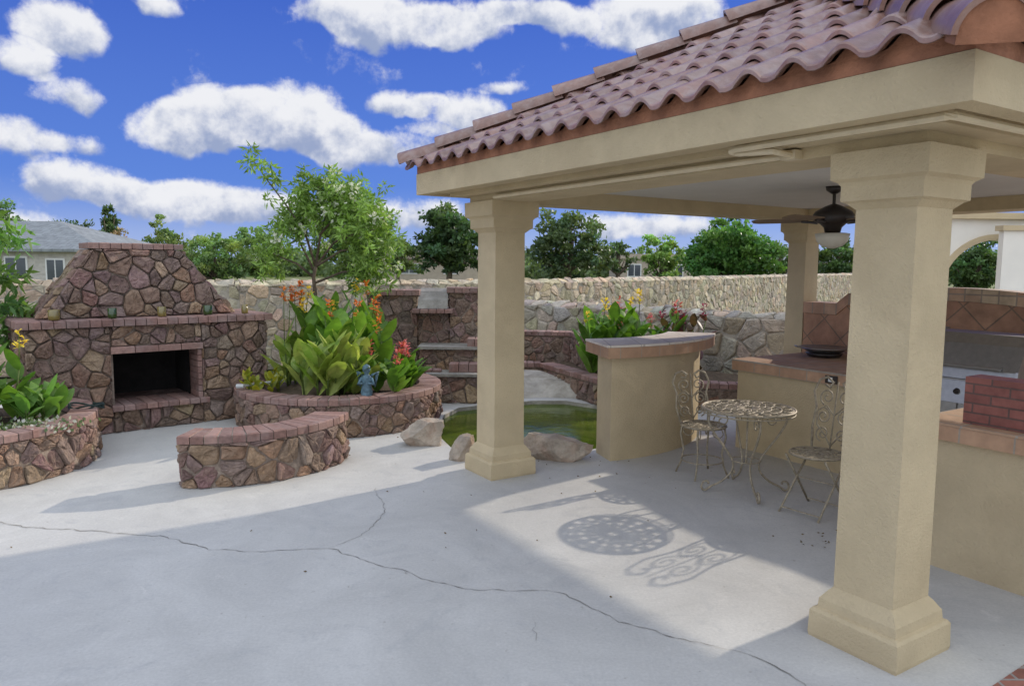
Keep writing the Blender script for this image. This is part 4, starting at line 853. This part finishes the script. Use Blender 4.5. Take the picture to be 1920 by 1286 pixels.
az=mth(nt,'ARCTAN2',x,y); el=mth(nt,'ARCSINE',z)
nw=noise_n(nt,tc,7,4,.55); nw2=noise_n(nt,tc,8.3,4,.55)
nA=noise_n(nt,tc,14,12,.62)
offs=N(nt,'ShaderNodeVectorMath'); offs.operation='ADD'; nt.links.new(tc,offs.inputs[0]); offs.inputs[1].default_value=(.009,0,.017); nB=noise_n(nt,offs.outputs[0],15,8,.58)
nA2=noise_n(nt,tc,15,8,.58)
elw=mth(nt,'ADD',el,mth(nt,'MULTIPLY',mth(nt,'SUBTRACT',nw,.5),.045)); azw=mth(nt,'ADD',az,mth(nt,'MULTIPLY',mth(nt,'SUBTRACT',nw2,.5),.07))
BL=[(125,60,72,50,1),(40,120,52,40,.95),(128,188,55,38,1),(30,265,65,42,.85),(150,272,52,22,.55),(320,255,90,62,1.2),(430,240,115,70,1.25),(550,235,125,75,1.3),(650,275,90,55,1.05),(770,200,75,32,.9),(860,225,95,58,1.2),(780,285,100,45,1),(650,30,95,50,1.1),(740,60,130,58,1.2),(880,55,110,55,1.2),(990,30,80,35,1),(1060,50,60,35,.9),(1230,45,130,70,1.2),(150,350,88,48,1.05),(280,375,110,42,.95),(400,385,150,46,.95),(560,395,170,45,.9),(780,400,110,40,.9),(300,8,38,30,.8),(955,165,70,14,.5),(1180,425,150,35,.8),(20,430,120,30,.6)]
Fs=None;Hs=None
for (px,py,rx,ry,st) in BL:
    d=ray(px,py).normalized(); a_=math.atan2(d.x,d.y); e_=math.asin(d.z); dx=mth(nt,'MULTIPLY',mth(nt,'SUBTRACT',azw,a_),F0/rx*.92); dyy=mth(nt,'MULTIPLY',mth(nt,'SUBTRACT',elw,e_),F0/ry*.92)
    dlow=mth(nt,'MULTIPLY',mth(nt,'MINIMUM',dyy,0.0),1.45); dhi=mth(nt,'MAXIMUM',dyy,0.0); d2=mth(nt,'ADD',mth(nt,'MULTIPLY',dlow,dlow),mth(nt,'MULTIPLY',dhi,dhi))
    w_=mth(nt,'SUBTRACT',1.0,mth(nt,'ADD',mth(nt,'MULTIPLY',dx,dx),d2)); w_=mth(nt,'MULTIPLY',mth(nt,'MAXIMUM',w_,0.0),st)
    h_=mth(nt,'MULTIPLY',w_,dyy)
    Fs=w_ if Fs is None else mth(nt,'ADD',Fs,w_); Hs=h_ if Hs is None else mth(nt,'ADD',Hs,h_)
over=mrange(nt,el,R(33),R(60),0,.8,True); beh=mrange(nt,y,.25,-.3,0,.8,True); side=mth(nt,'ADD',over,beh)  # unseen cloud cover overhead and behind camera, added to lift ambient light
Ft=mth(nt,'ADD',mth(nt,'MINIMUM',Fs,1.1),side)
dens_in=mth(nt,'ADD',mth(nt,'MULTIPLY',Ft,.95),mth(nt,'MULTIPLY',mth(nt,'SUBTRACT',nA,.5),2.6))
dens=mrange(nt,dens_in,.19,.78,0,1,True)
rel=mth(nt,'DIVIDE',Hs,mth(nt,'MAXIMUM',Fs,.05))
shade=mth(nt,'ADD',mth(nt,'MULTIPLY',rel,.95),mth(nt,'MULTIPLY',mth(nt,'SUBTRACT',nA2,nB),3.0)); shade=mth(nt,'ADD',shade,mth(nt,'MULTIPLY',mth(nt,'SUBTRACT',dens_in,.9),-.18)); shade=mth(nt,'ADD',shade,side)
shv=mrange(nt,shade,-.62,.50,0,1,True)
ccol=mixc(nt,shv,(3.2,3.9,5.9),(8.6,8.7,9.1))
sidec=mth(nt,'MINIMUM',side,1.0); ccol=mixc(nt,sidec,ccol,(12.4,13.8,16.0))  # added out-of-view cover set brighter than the visible clouds, as fill light
gr=mrange(nt,el,0,R(28),0,1); blue=mixc(nt,gr,(1.3,2.6,6.9),(.13,.54,4.3))
skc=mixc(nt,1.0,sky.outputs[0],(.03,.06,.16),'MULTIPLY'); base=mixc(nt,1.0,blue,skc,'ADD')
hz=mrange(nt,el,0,R(6),.5,0,True); base=mixc(nt,hz,base,(6.2,7.0,8.6))
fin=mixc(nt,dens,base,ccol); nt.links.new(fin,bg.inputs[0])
